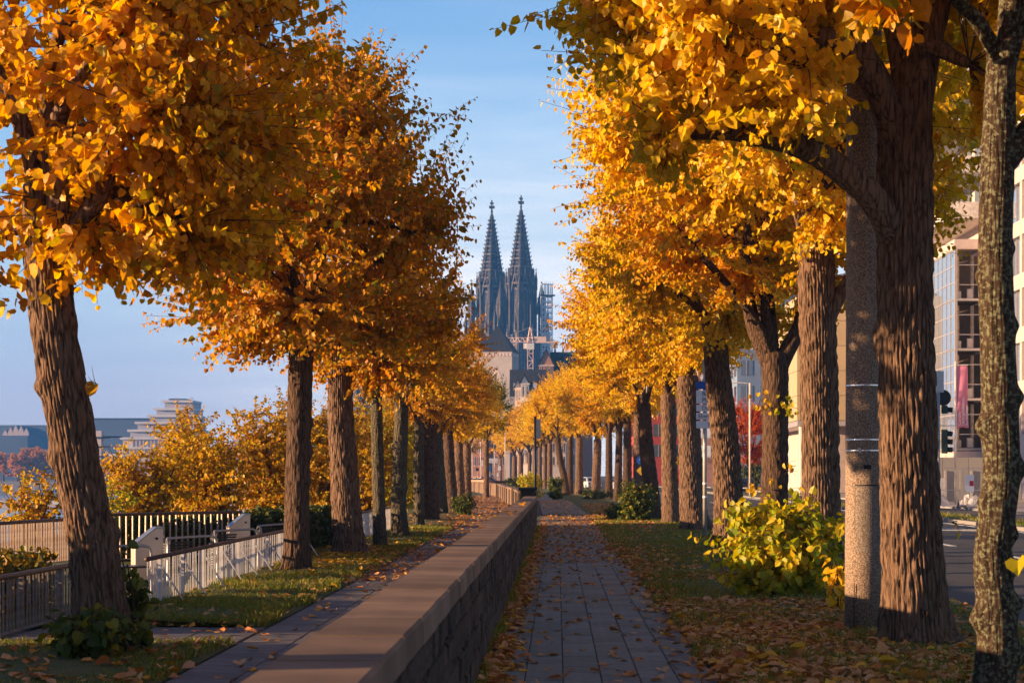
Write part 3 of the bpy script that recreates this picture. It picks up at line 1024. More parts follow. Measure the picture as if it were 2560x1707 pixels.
# road side
near_tree('mottled lichen covered linden with lumpy trunk, nearest on the road side', GR, 3.05, 14.0,
          [(3.05, 14, -.1), (3.10, 14, .5), (3.06, 14, 1.0), (3.12, 14, 1.6), (3.10, 14, 2.4), (3.08, 14, 3.2), (3.10, 14, 3.9), (3.12, 14, 4.6)],
          [.150, .135, .128, .128, .122, .120, .12, .10], BL, 'orange', (3.9, 13.3, 6.9), (2.3, 2.0, 2.3), 10, 330, .150, 71, n_single=300,
          limbs=[([(3.12, 14, 3.75), (3.3, 14, 4.0), (3.6, 13.9, 4.35), (4.0, 13.8, 4.7)], .085, .06),
                 ([(3.12, 14, 4.5), (2.9, 13.8, 4.75), (2.6, 13.5, 4.9), (2.35, 13.3, 4.95)], .06, .03)],
          lumps=[(3.1, .45, .075, .075), (3.3, .78, .065, .07), (3.0, 1.05, .07, .06), (2.8, 1.3, .06, .04), (.1, .7, .09, .065), (.3, 1.5, .07, .035),
                 (3.2, 1.75, .065, .06), (.2, 2.05, .075, .06), (3.1, 2.25, .06, .045), (3.0, 2.75, .05, .03), (.1, 3.1, .05, .03), (3.4, 3.3, .05, .03), (4.4, .5, .06, .04), (4.7, 1.5, .06, .035)],
          depth=.003, pitch=.03, flare=.15, rlimb=.07, zlow=4.55)
near_tree('huge furrowed linden close behind the grey concrete mast on the right', GR, 3.39, 18.8,
          [(3.40, 18.8, -.1), (3.37, 18.8, .5), (3.34, 18.8, 1.2), (3.31, 18.8, 2.2), (3.28, 18.8, 3.4), (3.28, 18.8, 4.6), (3.30, 18.8, 5.2)],
          [.31, .285, .272, .262, .256, .262, .24], B, 'yellow', (2.85, 18.8, 6.95), (3.35, 3.1, 2.95), 18, 1150, .122, 83, n_single=300,
          limbs=[([(3.15, 18.7, 3.85), (2.95, 18.5, 4.15), (2.67, 18.4, 4.38), (2.34, 18.3, 4.58), (1.97, 18.2, 4.66), (1.6, 18.2, 4.74), (1.1, 18.2, 4.72)], .135, .075),
                 ([(3.2, 18.7, 4.75), (3.02, 18.6, 5.15), (2.8, 18.5, 5.6), (2.6, 18.5, 6.2)], .15, .10),
                 ([(3.05, 18.6, 5.1), (2.6, 18.4, 5.62), (2.25, 18.3, 5.52), (1.85, 18.3, 5.33), (1.5, 18.2, 5.4)], .125, .06),
                 ([(3.34, 18.7, 4.75), (3.42, 18.7, 5.2), (3.5, 18.7, 5.6), (3.7, 18.7, 6.4)], .14, .09)],
          depth=.025, rlimb=.10, seg=230, rings=330, pitch=.045, lumps=[(5.6, 3.0, .16, .07), (4.2, 2.9, .13, .06), (4.6, 1.9, .09, .03)], zlow=4.05, flare=.6,
          prune=lambda w: (np.abs(w[:, 0] - 3.22) < .62) & (w[:, 1] < 18.9) & (w[:, 2] < 6.0))
near_tree('tall linden with a hollow seam rising behind the yellow green suckers', GR, 3.97, 30,
          [(4.0, 30, -.1), (3.98, 30, 1.0), (3.96, 30, 2.4), (3.93, 30, 3.8), (3.9, 30, 4.9), (3.86, 30, 5.6)],
          [.31, .285, .275, .275, .28, .25], B, 'yellow', (3.5, 30, 7.3), (3.55, 3.3, 3.2), 18, 1150, .122, 95, n_single=300,
          limbs=[([(3.8, 30, 5.2), (3.68, 30, 5.7), (3.6, 30, 6.2), (3.4, 29.9, 7)], .16, .1), ([(3.98, 30, 5.2), (4.06, 30, 5.7), (4.15, 30, 6.2), (4.5, 30, 7)], .15, .1),
                 ([(4.05, 29.95, 3.9), (4.3, 29.9, 4.4), (4.7, 29.8, 5.0)], .12, .07)],
          depth=.026, rings=240, seg=190, pitch=.048, zlow=4.4)
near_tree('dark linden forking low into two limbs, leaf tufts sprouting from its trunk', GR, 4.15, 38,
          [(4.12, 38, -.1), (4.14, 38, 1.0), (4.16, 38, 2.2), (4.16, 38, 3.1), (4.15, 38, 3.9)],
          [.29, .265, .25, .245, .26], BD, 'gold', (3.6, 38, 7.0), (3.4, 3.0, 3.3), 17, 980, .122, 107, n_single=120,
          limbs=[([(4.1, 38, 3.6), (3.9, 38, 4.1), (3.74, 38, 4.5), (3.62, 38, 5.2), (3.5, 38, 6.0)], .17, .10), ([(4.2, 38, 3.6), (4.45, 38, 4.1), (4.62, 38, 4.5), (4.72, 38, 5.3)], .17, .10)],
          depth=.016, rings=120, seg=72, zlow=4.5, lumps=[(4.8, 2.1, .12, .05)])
near_tree('linden beside the direction sign post, its trunk leaning left as it rises', GR, 3.62, 43,
          [(3.72, 43, -.1), (3.70, 43, .8), (3.66, 43, 1.8), (3.58, 43, 2.8), (3.48, 43, 3.6), (3.42, 43, 4.4)],
          [.35, .325, .305, .285, .28, .26], B, 'yellow', (3.35, 43, 7.0), (3.35, 3.2, 3.3), 17, 950, .122, 119, depth=.025, rings=190, seg=170, pitch=.05, zlow=3.9)
near_tree('stout linden left of the direction sign, third of a close trio of trunks', GR, 3.87, 57,
          [(3.95, 57, -.1), (3.87, 57, .8), (3.82, 57, 2.0), (3.76, 57, 3.2), (3.72, 57, 4.4)],
          [.40, .36, .33, .315, .29], B, 'yellow', (3.4, 57, 7.0), (3.3, 3.3, 3.3), 15, 820, .13, 131, depth=.026, rings=130, seg=130, pitch=.055, zlow=3.7, tpl=LOW)

# farther trees: a few shared crowns, each tree with a trunk of its own
ARCH = []
for sd, mk, tp, ns, sz in ((201, 'yellow', LOW, 760, .13), (202, 'gold', LOW, 760, .13), (203, 'yellow', LOW, 640, .14), (204, 'orange', LOW, 380, .125),
                           (205, 'yellow', FAR, 330, .20), (206, 'gold', FAR, 330, .20), (207, 'green', FAR, 330, .19)):
    plan = crown_plan(sd, (0, 0, 3.1), (3.1, 3.1, 3.1), (0, 0, .4), 13, ns, sz, rlimb=.10, spacing=.055 if tp is LOW else .085, zlow=.1)
    ARCH.append(crown_meshes(plan, mk, tp, M['bark_dark']))

def far_tree(label, group, X, Y, r, htop, arch, scale, rz, lean=0.0, bark=None, seed=0, lod=1, sz=1.0):
    t = thing('linden_tree', label, 'tree', (X, Y, 0), 0, group)
    bark_obj('trunk', t, bark or B, [(0, 0, -.2), (lean * .3, 0, htop * .35), (lean * .7, 0, htop * .7), (lean, 0, htop + .5)], [r * 1.08, r, r * .93, r * .85],
             40 if lod else 20, 60 if lod else 24, seed, depth=.026 if lod else .012, pitch=.09, flare=.3)
    cm, tm, bm = ARCH[arch]
    for nm, me in [('crown', cm), ('twigs', tm)] + [('branch', b) for b in bm]:
        o = put(nm, me, t, (lean, 0, htop), (0, 0, rz), (scale, scale, scale * sz))
        if nm != 'branch':
            o['kind'] = 'stuff'
    return t

far_tree('linden in the middle of the close trio behind the green shrub', GR, 3.71, 65, .27, 3.7, 0, 1.05, .4, -.1, seed=301)
far_tree('linden with trunk curving left, first of the trio behind the green shrub', GR, 3.41, 70.5, .275, 3.6, 1, 1.05, 2.0, -.35, BD, seed=302)
far_tree('linden left of the slim white pole, nearer trunk of the pair before it', GR, 3.95, 97, .25, 4.0, 0, 1.02, 3.1, 0, seed=303)
far_tree('linden left of the slim white pole, farther trunk of the pair', GR, 3.8, 108, .25, 4.0, 2, 1.02, 1.1, 0, BD, seed=304)
far_tree('dark linden with tufts of leaves on its trunk before the red house', GR, 3.7, 122, .24, 3.8, 1, 1.0, 5.1, .1, BD, seed=305)
far_tree('dark linden with a limb reaching left before the red house', GR, 3.4, 131, .24, 3.8, 1, .9, .2, 0, BD, seed=306)
far_tree('twin stemmed linden standing over the heap of dark ivy', GR, 2.75, 143, .33, 3.6, 2, 1.05, 2.6, .15, seed=307)
far_tree('pale straight linden just right of the parked bluish car', GR, 1.75, 158, .33, 4.0, 0, 1.05, 1.7, 0, seed=308)
far_tree('linden close left of the pale straight one, half a trunk darker', GR, 1.05, 162, .25, 4.0, 1, 1.05, 4.2, 0, BD, seed=309)
far_tree('strongly leaning linden above the dark green shrub', GR, .75, 152, .27, 3.9, 4, .8, .9, -.75, BD, seed=310)
for i, (px, Y, r, a) in enumerate([(1263, 205, .29, 4), (1252, 226, .26, 5), (1240, 240, .27, 4), (1228, 262, .3, 4), (1216, 290, .3, 5), (1196, 330, .45, 4), (1182, 345, .5, 4), (1150, 400, .36, 5)]):
    lab = ['linden right of the black sign post, first of three even trunks', 'linden right of the black sign post, second of three even trunks', 'linden right of the black sign post, third of three even trunks',
           'linden half hidden by the black sign post', 'linden between the black sign post and the paired thick trunks', 'right one of the two thick trunks left of the sign post',
           'left one of the two thick trunks left of the sign post', 'small distant linden near the white poles by the cyclist'][i]
    far_tree(lab, GR, (px - 1280) / 4573 * Y, Y, r, 4.3, a, 1.08 if i < 4 else 1.4, i * 1.3, 0, seed=320 + i, lod=0)
for i, (px, Y, r, lean, a, ht, sc, lab) in enumerate([
        (962, 59.5, .16, .0, 3, 2.9, .62, 'slender dark linden after the knobbly one on the river side'),
        (992, 69, .27, -.1, 3, 3.0, .80, 'half bare linden with dark limbs spread over the river path'),
        (1018, 80, .20, -.2, 3, 2.9, .74, 'linden with mossy trunk just beyond the half bare one'),
        (1040, 91, .25, -.2, 1, 2.9, .74, 'dark linden beside the small shrub on the river path verge'),
        (1058, 104, .25, -.1, 2, 2.9, .76, 'linden on the river side, next to last trunk before the gap'),
        (1073, 119, .26, .0, 4, 2.9, .76, 'linden on the river side, last trunk before the gap')]):
    far_tree(lab, GL, (px - 1280) / 4573 * Y, Y, r, ht, a, sc, i * 2.1, lean, [BM_, BD, BM_, BD, B, B][i], seed=340 + i)
for i, (px, Y, a) in enumerate([(1150, 140, 6), (1080, 250, 5), (1062, 165, 4)]):
    far_tree(['dark green linden leaning over the far river path', 'distant golden linden beyond the dark green one', 'pale distant linden behind the last river side trunks'][i], GL, (px - 1280) / 4573 * Y - 1, Y, .2, 3.4, a, .62 if i == 0 else .95, i, 0, seed=360 + i, lod=0, sz=1.5 if i == 0 else 1)

# the avenue goes on behind the viewer
for i, (x, y, a_) in enumerate([(-4.2, 6.3, 0), (-4.15, -3.5, 1), (-4.2, -14, 2), (4.0, 4.0, 1), (3.8, -6, 0), (3.9, -16, 2)]):
    far_tree('linden behind the viewpoint, ' + ['first', 'second', 'third'][i % 3] + (' on the river side' if x < 0 else ' on the road side'), GL if x < 0 else GR, x, y, .26, 3.7, a_, .95, i * 1.7, 0, seed=380 + i)

# ------------------------------------------------------------------ railings on the river side
def railing(name, label, a, b, zb, zt, n, bar_m, rail_m, bw=.022, bd=.022, post_every=9, wide=.11, brace=False, rail_r=.028, slab_top=False):
    """upright bars between a bottom and a top rail; every bar is a piece of its own"""
    a, b = Vector((a[0], a[1], 0)), Vector((b[0], b[1], 0))
    d = b - a; L = d.length; ang = math.atan2(d.y, d.x)
    t = thing(name, label, 'railing', (a.x, a.y, 0), ang)
    bar = MB().box((0, 0, (zb + zt) / 2), (bw, bd, zt - zb - .02)).mesh('baluster', bar_m)
    pst = MB().box((0, 0, (zb + zt) / 2), (.03, wide, zt - zb - .02)).mesh('post', bar_m)
    step = L / n
    for i in range(n + 1):
        if post_every and i % post_every == post_every // 2:
            put('post', pst, t, (i * step, 0, 0))
            if brace:
                MB().bar((i * step, -.02, zt - .1), (i * step + .02, -.34, zb - .02), .028, .02).build('brace', bar_m, t)
        else:
            put('baluster', bar, t, (i * step, random.uniform(-.004, .004), 0), (random.gauss(0, .008), random.gauss(0, .008), 0))
    MB().tube([(-.05, 0, zt), (L * .5, 0, zt + .004), (L + .05, 0, zt)], rail_r, 10).build('top_rail', rail_m, t, smooth=True)
    MB().bar((0, 0, zb + .02), (L, 0, zb + .02), .03, .02).build('bottom_rail', bar_m, t)
    return t
r1 = railing('railing', 'white painted railing of close upright bars with slanting braces above the grass', (-4.86, 23.6), (-4.86, 38.2), .02, .60, 126, M['white_bar'], M['rust_rail'],
             bw=.018, bd=.009, post_every=13, wide=.05, brace=True)
MB().bar((14.6, 0, .58), (14.95, -.05, .02), .05, .02).build('brace', M['white_bar'], r1)
railing('railing', 'dark shaded railing left of the leaning linden, brown handrail on top', (-5.5, 16.4), (-5.5, 22.9), .0, .58, 52, M['dark_bar'], M['rust_rail'], bw=.02, bd=.016, post_every=13, wide=.05)
railing('railing', 'pale railing at the far left in front of the river', (-8.75, 28), (-7.86, 34.6), .16, .86, 66, M['pale_bar'], M['rust_rail'], bw=.025, bd=.03, post_every=12, wide=.07)
railing('railing', 'thin bar railing crossing in front of the dark hedge', (-7.84, 34.7), (-5.95, 37.3), .10, .90, 22, M['pale_bar'], M['rust_rail'], bw=.024, bd=.024, post_every=0)
railing('railing', 'white panel railing seen between the pale trunk and the mossy one', (-4.75, 44.5), (-4.7, 56), .02, .68, 100, M['white_bar'], M['rust_rail'], bw=.03, bd=.03, post_every=10, wide=.08)

# steel pillars and tubular seats of the little square
def pillar(label, x, y, rz):
    t = thing('steel_pillar', label, 'pillar', (x, y, 0), rz, 'steel pillars of the landing square')
    # side outline: slanted head, higher at the back
    poly = [(-.26, 0), (.13, 0), (.13, .88), (.03, .88), (-.26, .66)]
    MB().prism(poly, 'x', -.10, .10).build('body', M['steel'], t, rot=(0, 0, rad(-62)), bevel=.012)
    p2 = [(-.27, .665), (.035, .895), (.14, .895), (.14, .882), (.04, .882), (-.262, .65)]
    MB().prism(p2, 'x', -.108, .108).build('cover_plate', M['steel_dark'], t, rot=(0, 0, rad(-62)))
    MB().lathe((0, 0, 0), [(.018, 0), (.018, .012), (.008, .014)], 12).build('lock', M['black'], t, (.142 * sin(rad(62)) - .04, .06 - .142 * 1.02, .74), (rad(90), 0, rad(28)))
    return t
pillar('steel pillar with slanted top at the near end of the white railing', -5.50, 27.0, 0)
pillar('steel pillar with slanted top standing deeper behind the white railing', -5.72, 36.1, 0)

def seat(label, x, y, rz, s=1.0):
    t = thing('tube_bench', label, 'bench', (x, y, 0), rz, 'tubular steel benches of the landing square')
    r = .020
    arch = [(-.55, -.22, 0), (-.45, -.2, .45), (-.40, -.18, .60), (-.30, -.16, .66), (-.2, -.15, .67)]
    # end hoop, back tube that runs along the top and bends down at the far end
    MB().tube(spline([(-.30, -.24, 0), (-.28, -.22, .40), (-.24, -.17, .60), (-.18, -.08, .665), (-.12, .02, .60), (-.1, .06, .40), (-.1, .07, 0)], 22), r, 8).build('end_hoop', M['steel_dark'], t, smooth=True)
    MB().tube(spline([(-.18, -.08, .665), (.2, -.08, .675), (.62, -.08, .68), (.72, -.08, .64), (.745, -.08, .54), (.75, -.08, .3), (.75, -.08, 0)], 26), r, 8).build('back_tube', M['steel_dark'], t, smooth=True)
    for k in range(13):
        z = .10 + k * .04
        MB().box((-.20, -.07 - .0 * k, z), (.012, .22 - .006 * k * (k > 9), .026), tilt=Matrix.Rotation(.35, 3, 'Y')).build('slat', M['mesh_panel'], t)
        w = .42 * (.62 + .38 * k / 12)
        MB().box((-.12 + w / 2 - .02, -.08, z + .02), (w, .012, .026), tilt=Matrix.Rotation(.35, 3, 'X')).build('slat', M['mesh_panel'], t)
    MB().box((.28, .14, .40), (.95, .40, .025)).build('seat', M['mesh_panel'], t)
    return t
b0 = seat('tubular bench half hidden behind the leaning linden', -5.95, 25.6, .6)
seat('tubular bench directly right of the near steel pillar', -5.66, 29.4, .85)
seat('tubular bench directly left of the far steel pillar', -5.62, 33.2, .85)
seat('tubular bench right of the far steel pillar, partly behind a trunk', -5.42, 36.6, 1.0)

# ------------------------------------------------------------------ hedges, shrubs, undergrowth
def box_leaves(n, x0, x1, y0, y1, z0, z1, size, topf=None, shell=.16):
    """leaf frames filling the outer shell of a clipped hedge"""
    f = rng.random(n)
    P = np.stack([rng.uniform(x0, x1, n), rng.uniform(y0, y1, n), rng.uniform(z0, z1, n)], -1)
    N = np.zeros((n, 3))
    A = (y1 - y0) * (z1 - z0); T = (x1 - x0) * (y1 - y0); E = (x1 - x0) * (z1 - z0)
    w = np.array([A, A, E, E, T]); w = np.cumsum(w / w.sum())
    s = np.searchsorted(w, f)
    dep = np.abs(rng.normal(0, shell * .5, n))
    for k, (ax_, v, sg) in enumerate([(0, x0, -1), (0, x1, 1), (1, y0, -1), (1, y1, 1), (2, z1, 1)]):
        m_ = s == k
        P[m_, ax_] = v - sg * dep[m_] + sg * .04
        N[m_, ax_] = sg
    P += rng.normal(0, .02, (n, 3))
    nr = N + rng.normal(0, .55, (n, 3))
    ax = rng.normal(0, 1, (n, 3)) + np.array([0, 0, -.5])
    return P, ax, nr, rng.uniform(.7, 1.3, n) * size

def hedge(name, label, a, b, w, z0, z1, n, size, mkey, cat='hedge'):
    a, b = Vector((a[0], a[1], 0)), Vector((b[0], b[1], 0))
    d = b - a; L = d.length
    t = thing(name, label, cat, (a.x, a.y, 0), math.atan2(d.y, d.x))
    P, A, N, S = box_leaves(n, 0, L, -w / 2, w / 2, z0, z1, size)
    P[:, 2] += .05 * np.sin(P[:, 0] * 3.1) * (P[:, 2] > (z0 + z1) / 2)
    tag(put('foliage', leaves_mesh('foliage', LOW, P, A, N, S, M[mkey]), t), kind='stuff')
    MB().box((L / 2, 0, (z0 + z1 - .12) / 2), (L - .25, w - .25, z1 - z0 - .12)).build('inner_twigs', M['twig'], t)
    return t
hedge('hedge', 'dark clipped hedge behind the steel pillars', (-5.75, 37.9), (-5.0, 43.6), .5, 0, .86, 6500, .075, 'hedge')
hedge('hedge', 'unseen clipped hedge added outside the left picture edge to shade the leaning linden', (-8.3, 11.5), (-8.3, 17.5), .9, 0, 1.62, 5200, .085, 'hedge')  # added out of view to cast shade on the leaning linden's foot
hedge('hedge', 'dark ivy hedge behind the thin bar railing', (-8.1, 35.6), (-5.95, 38.0), .5, 0, .80, 3800, .075, 'hedge')
hedge('hedge', 'low leaf strewn ground cover bed behind the shaded railing', (-7.3, 19.5), (-7.3, 24.3), 2.4, 0, .62, 4200, .085, 'cover', 'planting')

def shrub(name, label, x, y, r3, n_sh, size, mkey, seed, group=None, n_single=0, tpl=LOW, z0=.0, stems=7, cat='shrub', spacing=.06, open_=.3):
    t = thing(name, label, cat, (x, y, z0), 0, group)
    r = np.random.default_rng(seed)
    c = np.array([0, 0, r3[2] * .95])
    twigs, pos, ax, nr, sz = [], [], [], [], []
    st = []
    for i in range(stems):
        a = r.uniform(0, 6.28)
        tip = np.array([cos(a) * r3[0] * r.uniform(.2, .75), sin(a) * r3[1] * r.uniform(.2, .75), r3[2] * r.uniform(1.1, 1.75)])
        P = spline([(r.uniform(-.15, .15) * r3[0], r.uniform(-.15, .15) * r3[1], -.05), tip * np.array([.35, .35, .5]), tip], 9)
        st.append(P); twigs.append((P, .022 * r3[2], .006))
    for i in range(n_sh):
        P0 = st[r.integers(len(st))]
        s = P0[r.integers(1, len(P0))]
        d = unit(np.array([r.normal(), r.normal(), r.normal() * .6 + .25]))
        L = r.uniform(.25, .75) * r3[0]
        e = s + d * L
        o = (e - c) / np.array(r3)
        if np.linalg.norm(o) > 1.12 or e[2] < .03:
            continue
        P = spline([s, s + d * L * .5 + r.normal(size=3) * .03, e], 5)
        twigs.append((P, .006, .002))
        m = max(3, int(L / spacing))
        tt = np.linspace(open_ * r.random(), 1, m)
        Q = np.stack([np.interp(tt, np.linspace(0, 1, 5), P[:, q]) for q in range(3)], -1)
        side = unit(np.cross(d, unit(r.normal(size=3))))
        sg = np.where(np.arange(m) % 2, 1, -1)[:, None]
        pos.append(Q); ax.append(side * sg * .8 + d * .35 + np.array([0, 0, -.55]) + r.normal(size=(m, 3)) * .35)
        nr.append(unit(unit(Q - c) * .7 + np.array([0, 0, .55]) + r.normal(size=(m, 3)) * .5)); sz.append(size * r.uniform(.65, 1.25, m))
    plan = dict(pos=np.vstack(pos), ax=unit(np.vstack(ax)), nr=np.vstack(nr), size=np.concatenate(sz))
    keep = np.ones(len(plan['pos']), bool)
    if n_single:
        w = plan['pos'] + np.array([x, y, z0])
        score = np.where(in_frame(w), w[:, 1] - .5 * np.abs(unit(plan['nr'])[:, 1]), 1e9)
        idx = np.argsort(score)[:n_single]; idx = idx[score[idx] < 1e8]
        keep[idx] = False
        for i in idx:
            leaf_object(mkey, plan['pos'][i], plan['ax'][i], plan['nr'][i], plan['size'][i], t)
    tag(put('foliage', leaves_mesh('foliage', tpl, plan['pos'][keep], plan['ax'][keep], plan['nr'][keep], plan['size'][keep], M[mkey]), t), kind='stuff')
    tag(put('stems', thin_tubes('stems', twigs, M['twig'], 4), t), kind='stuff')
    return t

GB = 'autumn shrubs on the river bank'
for i, (x, y, r3, nsh, mk, lab) in enumerate([
        (-9.4, 45.5, (1.3, 1.3, 1.35), 520, 'bush', 'golden bank shrub at the left end, lower than the rest'),
        (-8.6, 48.5, (1.6, 1.5, 1.5), 640, 'bush', 'golden bank shrub below the terraced building'),
        (-7.4, 51, (1.7, 1.6, 1.95), 820, 'bush', 'orange bank shrub with bare dark stems left of the straight dark trunk'),
        (-7.3, 60, (2.0, 1.8, 2.2), 900, 'bush', 'tall golden bank shrub between the two nearest river side trunks'),
        (-6.6, 68, (1.9, 1.9, 2.4), 900, 'bush', 'golden bank shrub behind the broad pale trunk'),
        (-6.9, 80, (2.2, 2.0, 2.6), 900, 'lime', 'greenish bank shrub behind the slim mossy trunk'),
        (-7.2, 94, (2.4, 2.2, 2.8), 900, 'bush', 'golden bank shrub behind the knobbly trunk'),
        (-8.4, 112, (2.8, 2.4, 3.2), 900, 'bush', 'distant golden bank shrub between the last river side trunks'),
        (-9.5, 41.5, (.9, .9, .9), 170, 'lime', 'thin half bare bank shrub at the picture edge before the boats'),
        (-9.5, 52, (1.5, 1.5, 1.8), 760, 'bush', 'golden bank shrub rising in front of the right half of the terraced building'),
        (-11.5, 44, (1.2, 1.1, 1.0), 200, 'bush', 'sparse bank shrub at the left picture edge')]):
    shrub('bank_shrub', lab, x, y, r3, nsh, .088, mk, 400 + i, GB, z0=-.05 if i < 8 or i == 9 else -.15, stems=12, spacing=.055)

shrub('linden_suckers', 'big bush of yellow green linden suckers left of the concrete mast', 2.95, 26.2, (1.12, .8, .66), 560, .112, 'lime', 421, n_single=300, tpl=MID, stems=20, spacing=.055)
shrub('linden_suckers', 'spindly yellow green suckers standing before the low forking linden', 3.15, 27.6, (.5, .4, .75), 90, .115, 'lime', 422, n_single=100, tpl=MID, stems=6)
shrub('linden_suckers', 'few yellow leaved shoots squeezed against the concrete mast', 3.25, 23.0, (.28, .3, .42), 26, .11, 'yellow', 423, n_single=60, tpl=MID, stems=4)
shrub('green_shrub', 'bushy green shrub in front of the close trio of lindens', 2.75, 68.5, (.85, .8, .72), 420, .11, 'green', 424, stems=10)
shrub('green_shrub', 'low dark green plant creeping before the bushy green shrub', 2.1, 70, (.7, .6, .3), 140, .11, 'green', 425, stems=7)
shrub('green_shrub', 'small dark green shrub under the strongly leaning linden', -.1, 128, (.7, .6, .85), 300, .13, 'green', 426, stems=9)
shrub('green_shrub', 'yellowish shrub behind the wall left of the black sign post', -1.6, 122, (1.0, .9, .95), 330, .13, 'lime', 427, stems=9)
shrub('green_shrub', 'small green shrub below the paired thick trunks', -3.1, 150, (1.1, .9, .8), 260, .13, 'green', 428, stems=9)
shrub('green_shrub', 'round green shrub on the grass edge of the river path', -3.7, 79, (.62, .6, .42), 260, .10, 'green', 429, stems=9)
shrub('ivy_heap', 'heap of dark ivy and brush at the foot of the twin stemmed linden', 2.4, 128, (1.5, 1.0, .35), 260, .12, 'hedge', 430, stems=12, cat='ivy')
shrub('linden_suckers', 'dark green sucker leaves around the foot of the leaning linden', -3.98, 17.2, (.55, .45, .24), 150, .10, 'green', 431, n_single=220, tpl=MID, stems=10)
shrub('linden_suckers', 'green leaved shoots climbing the right flank of the leaning linden', -3.80, 17.95, (.22, .2, .50), 46, .10, 'green', 432, n_single=110, tpl=MID, stems=5)
# leaf tufts growing out of trunks, single leaves each a part of the tuft
def tuft(label, x, y, z, spread, n, mkey, seed, size=.105):
    t = thing('leaf_tuft', label, 'leaf tuft', (x, y, z), 0, 'leaf tufts sprouting from trunks')
    r = np.random.default_rng(seed)
    for i in range(n):
        p = r.normal(size=3) * np.array(spread)
        p[1] = -abs(p[1]) - .05
        a = np.array([p[0] * 2, -.3, -.8]) + r.normal(size=3) * .4
        leaf_object(mkey, p, a, np.array([0, -1, .3]) + r.normal(size=3) * .5, size * r.uniform(.7, 1.2), t)
    st = [(spline([(0, .1, 0), r.normal(size=3) * np.array(spread) * .6 + np.array([0, -.1, 0]), r.normal(size=3) * np.array(spread) * 1.3 + np.array([0, -.12, 0])], 5), .006, .002) for _ in range(6)]
    tag(put('stems', thin_tubes('stems', st, M['twig']), t), kind='stuff')
tuft('yellow green leaf tuft high on the right of the low forking trunk', 4.35, 37.7, 2.9, (.16, .08, .14), 16, 'lime', 1)
tuft('golden leaf tuft on the left of the low forking trunk', 3.83, 37.7, 2.95, (.12, .06, .22), 14, 'yellow', 2)
tuft('golden leaf tuft at mid height of the low forking trunk', 4.4, 37.7, 1.75, (.12, .06, .08), 6, 'yellow', 3)
tuft('yellow leaf tuft hanging at the middle trunk of the close trio', 3.93, 62, 2.15, (.1, .05, .2), 16, 'yellow', 4)
tuft('single bright leaves poking out of the bush before the low forking trunk', 3.85, 37.6, 1.35, (.18, .06, .18), 14, 'yellow', 5)
tuft('tiny leaf pair low on the right of the huge furrowed trunk', 3.72, 18.7, 1.15, (.03, .02, .03), 2, 'yellow', 6, .08)
tuft('pair of leaves on the upper right of the leaning trunk', -4.12, 17.75, 2.4, (.03, .03, .06), 2, 'gold', 7)
tuft('big out of focus green leaves at the right picture edge', 2.52, 10.6, 1.22, (.05, .02, .05), 3, 'lime', 8, .13)

# ------------------------------------------------------------------ grass
def grass(name, xl, xr, y0, y1, n, hmin, hmax, mkey='grass', z=.01, label=None, fall=1.6):
    u = rng.random(n) ** fall
    Y = y0 + (y1 - y0) * u
    a = np.array([xl(y) for y in Y]); b = np.array([xr(y) for y in Y])
    X = a + (b - a) * rng.random(n)
    k = .5 + .5 * np.sin(X * 2.3 + np.sin(Y * 1.1) * 2) * np.sin(Y * .9 + X)
    sel = rng.random(n) < (.25 + .75 * k)
    X, Y, k = X[sel], Y[sel], k[sel]; n = len(X)
    P = np.stack([X, Y, np.full(n, z)], -1)
    hgt = rng.uniform(hmin, hmax, n) * (.6 + .7 * k)
    lean = rng.normal(0, .5, (n, 2))
    wdt = rng.uniform(.004, .009, n) * (1 + np.clip(Y - 20, 0, 60) / 30)
    an = rng.uniform(0, pi, n)
    side = np.stack([np.cos(an), np.sin(an), np.zeros(n)], -1)
    mid = P + np.stack([lean[:, 0] * hgt * .35, lean[:, 1] * hgt * .35, hgt * .6], -1)
    tip = P + np.stack([lean[:, 0] * hgt, lean[:, 1] * hgt, hgt * .95], -1)
    V = np.stack([P - side * wdt[:, None], P + side * wdt[:, None], mid + side * wdt[:, None] * .7, mid - side * wdt[:, None] * .7, tip], 1)
    o = (np.arange(n) * 5)[:, None]
    q = np.array([[0, 1, 2, 3]]) + o
    t = np.array([[3, 2, 4]]) + o
    return tag(put(name, np_mesh(name, V.reshape(-1, 3), q, t, mats=[M[mkey]])), kind='stuff')
grass('grass', lambda y: 1.30 + offr(y) + .12 * sin(y * 1.7), lambda y: 4.85, 13.5, 75, 75000, .035, .10)
grass('grass', lambda y: -5.3, lambda y: -3.10 + .06 * sin(y * 2.1), 14.5, 18.95, 9000, .03, .09, fall=1.0)
grass('grass', lambda y: -5.0, lambda y: -3.10 + .06 * sin(y * 2.1), 20.95, 60, 46000, .035, .12)
grass('wall_weeds', lambda y: -.66, lambda y: -.56 + .05 * sin(y * 1.3), 12, 60, 5000, .02, .10, fall=1.3)
grass('median_tufts', lambda y: 14.35, lambda y: 15.75, 40, 130, 9000, .05, .16)

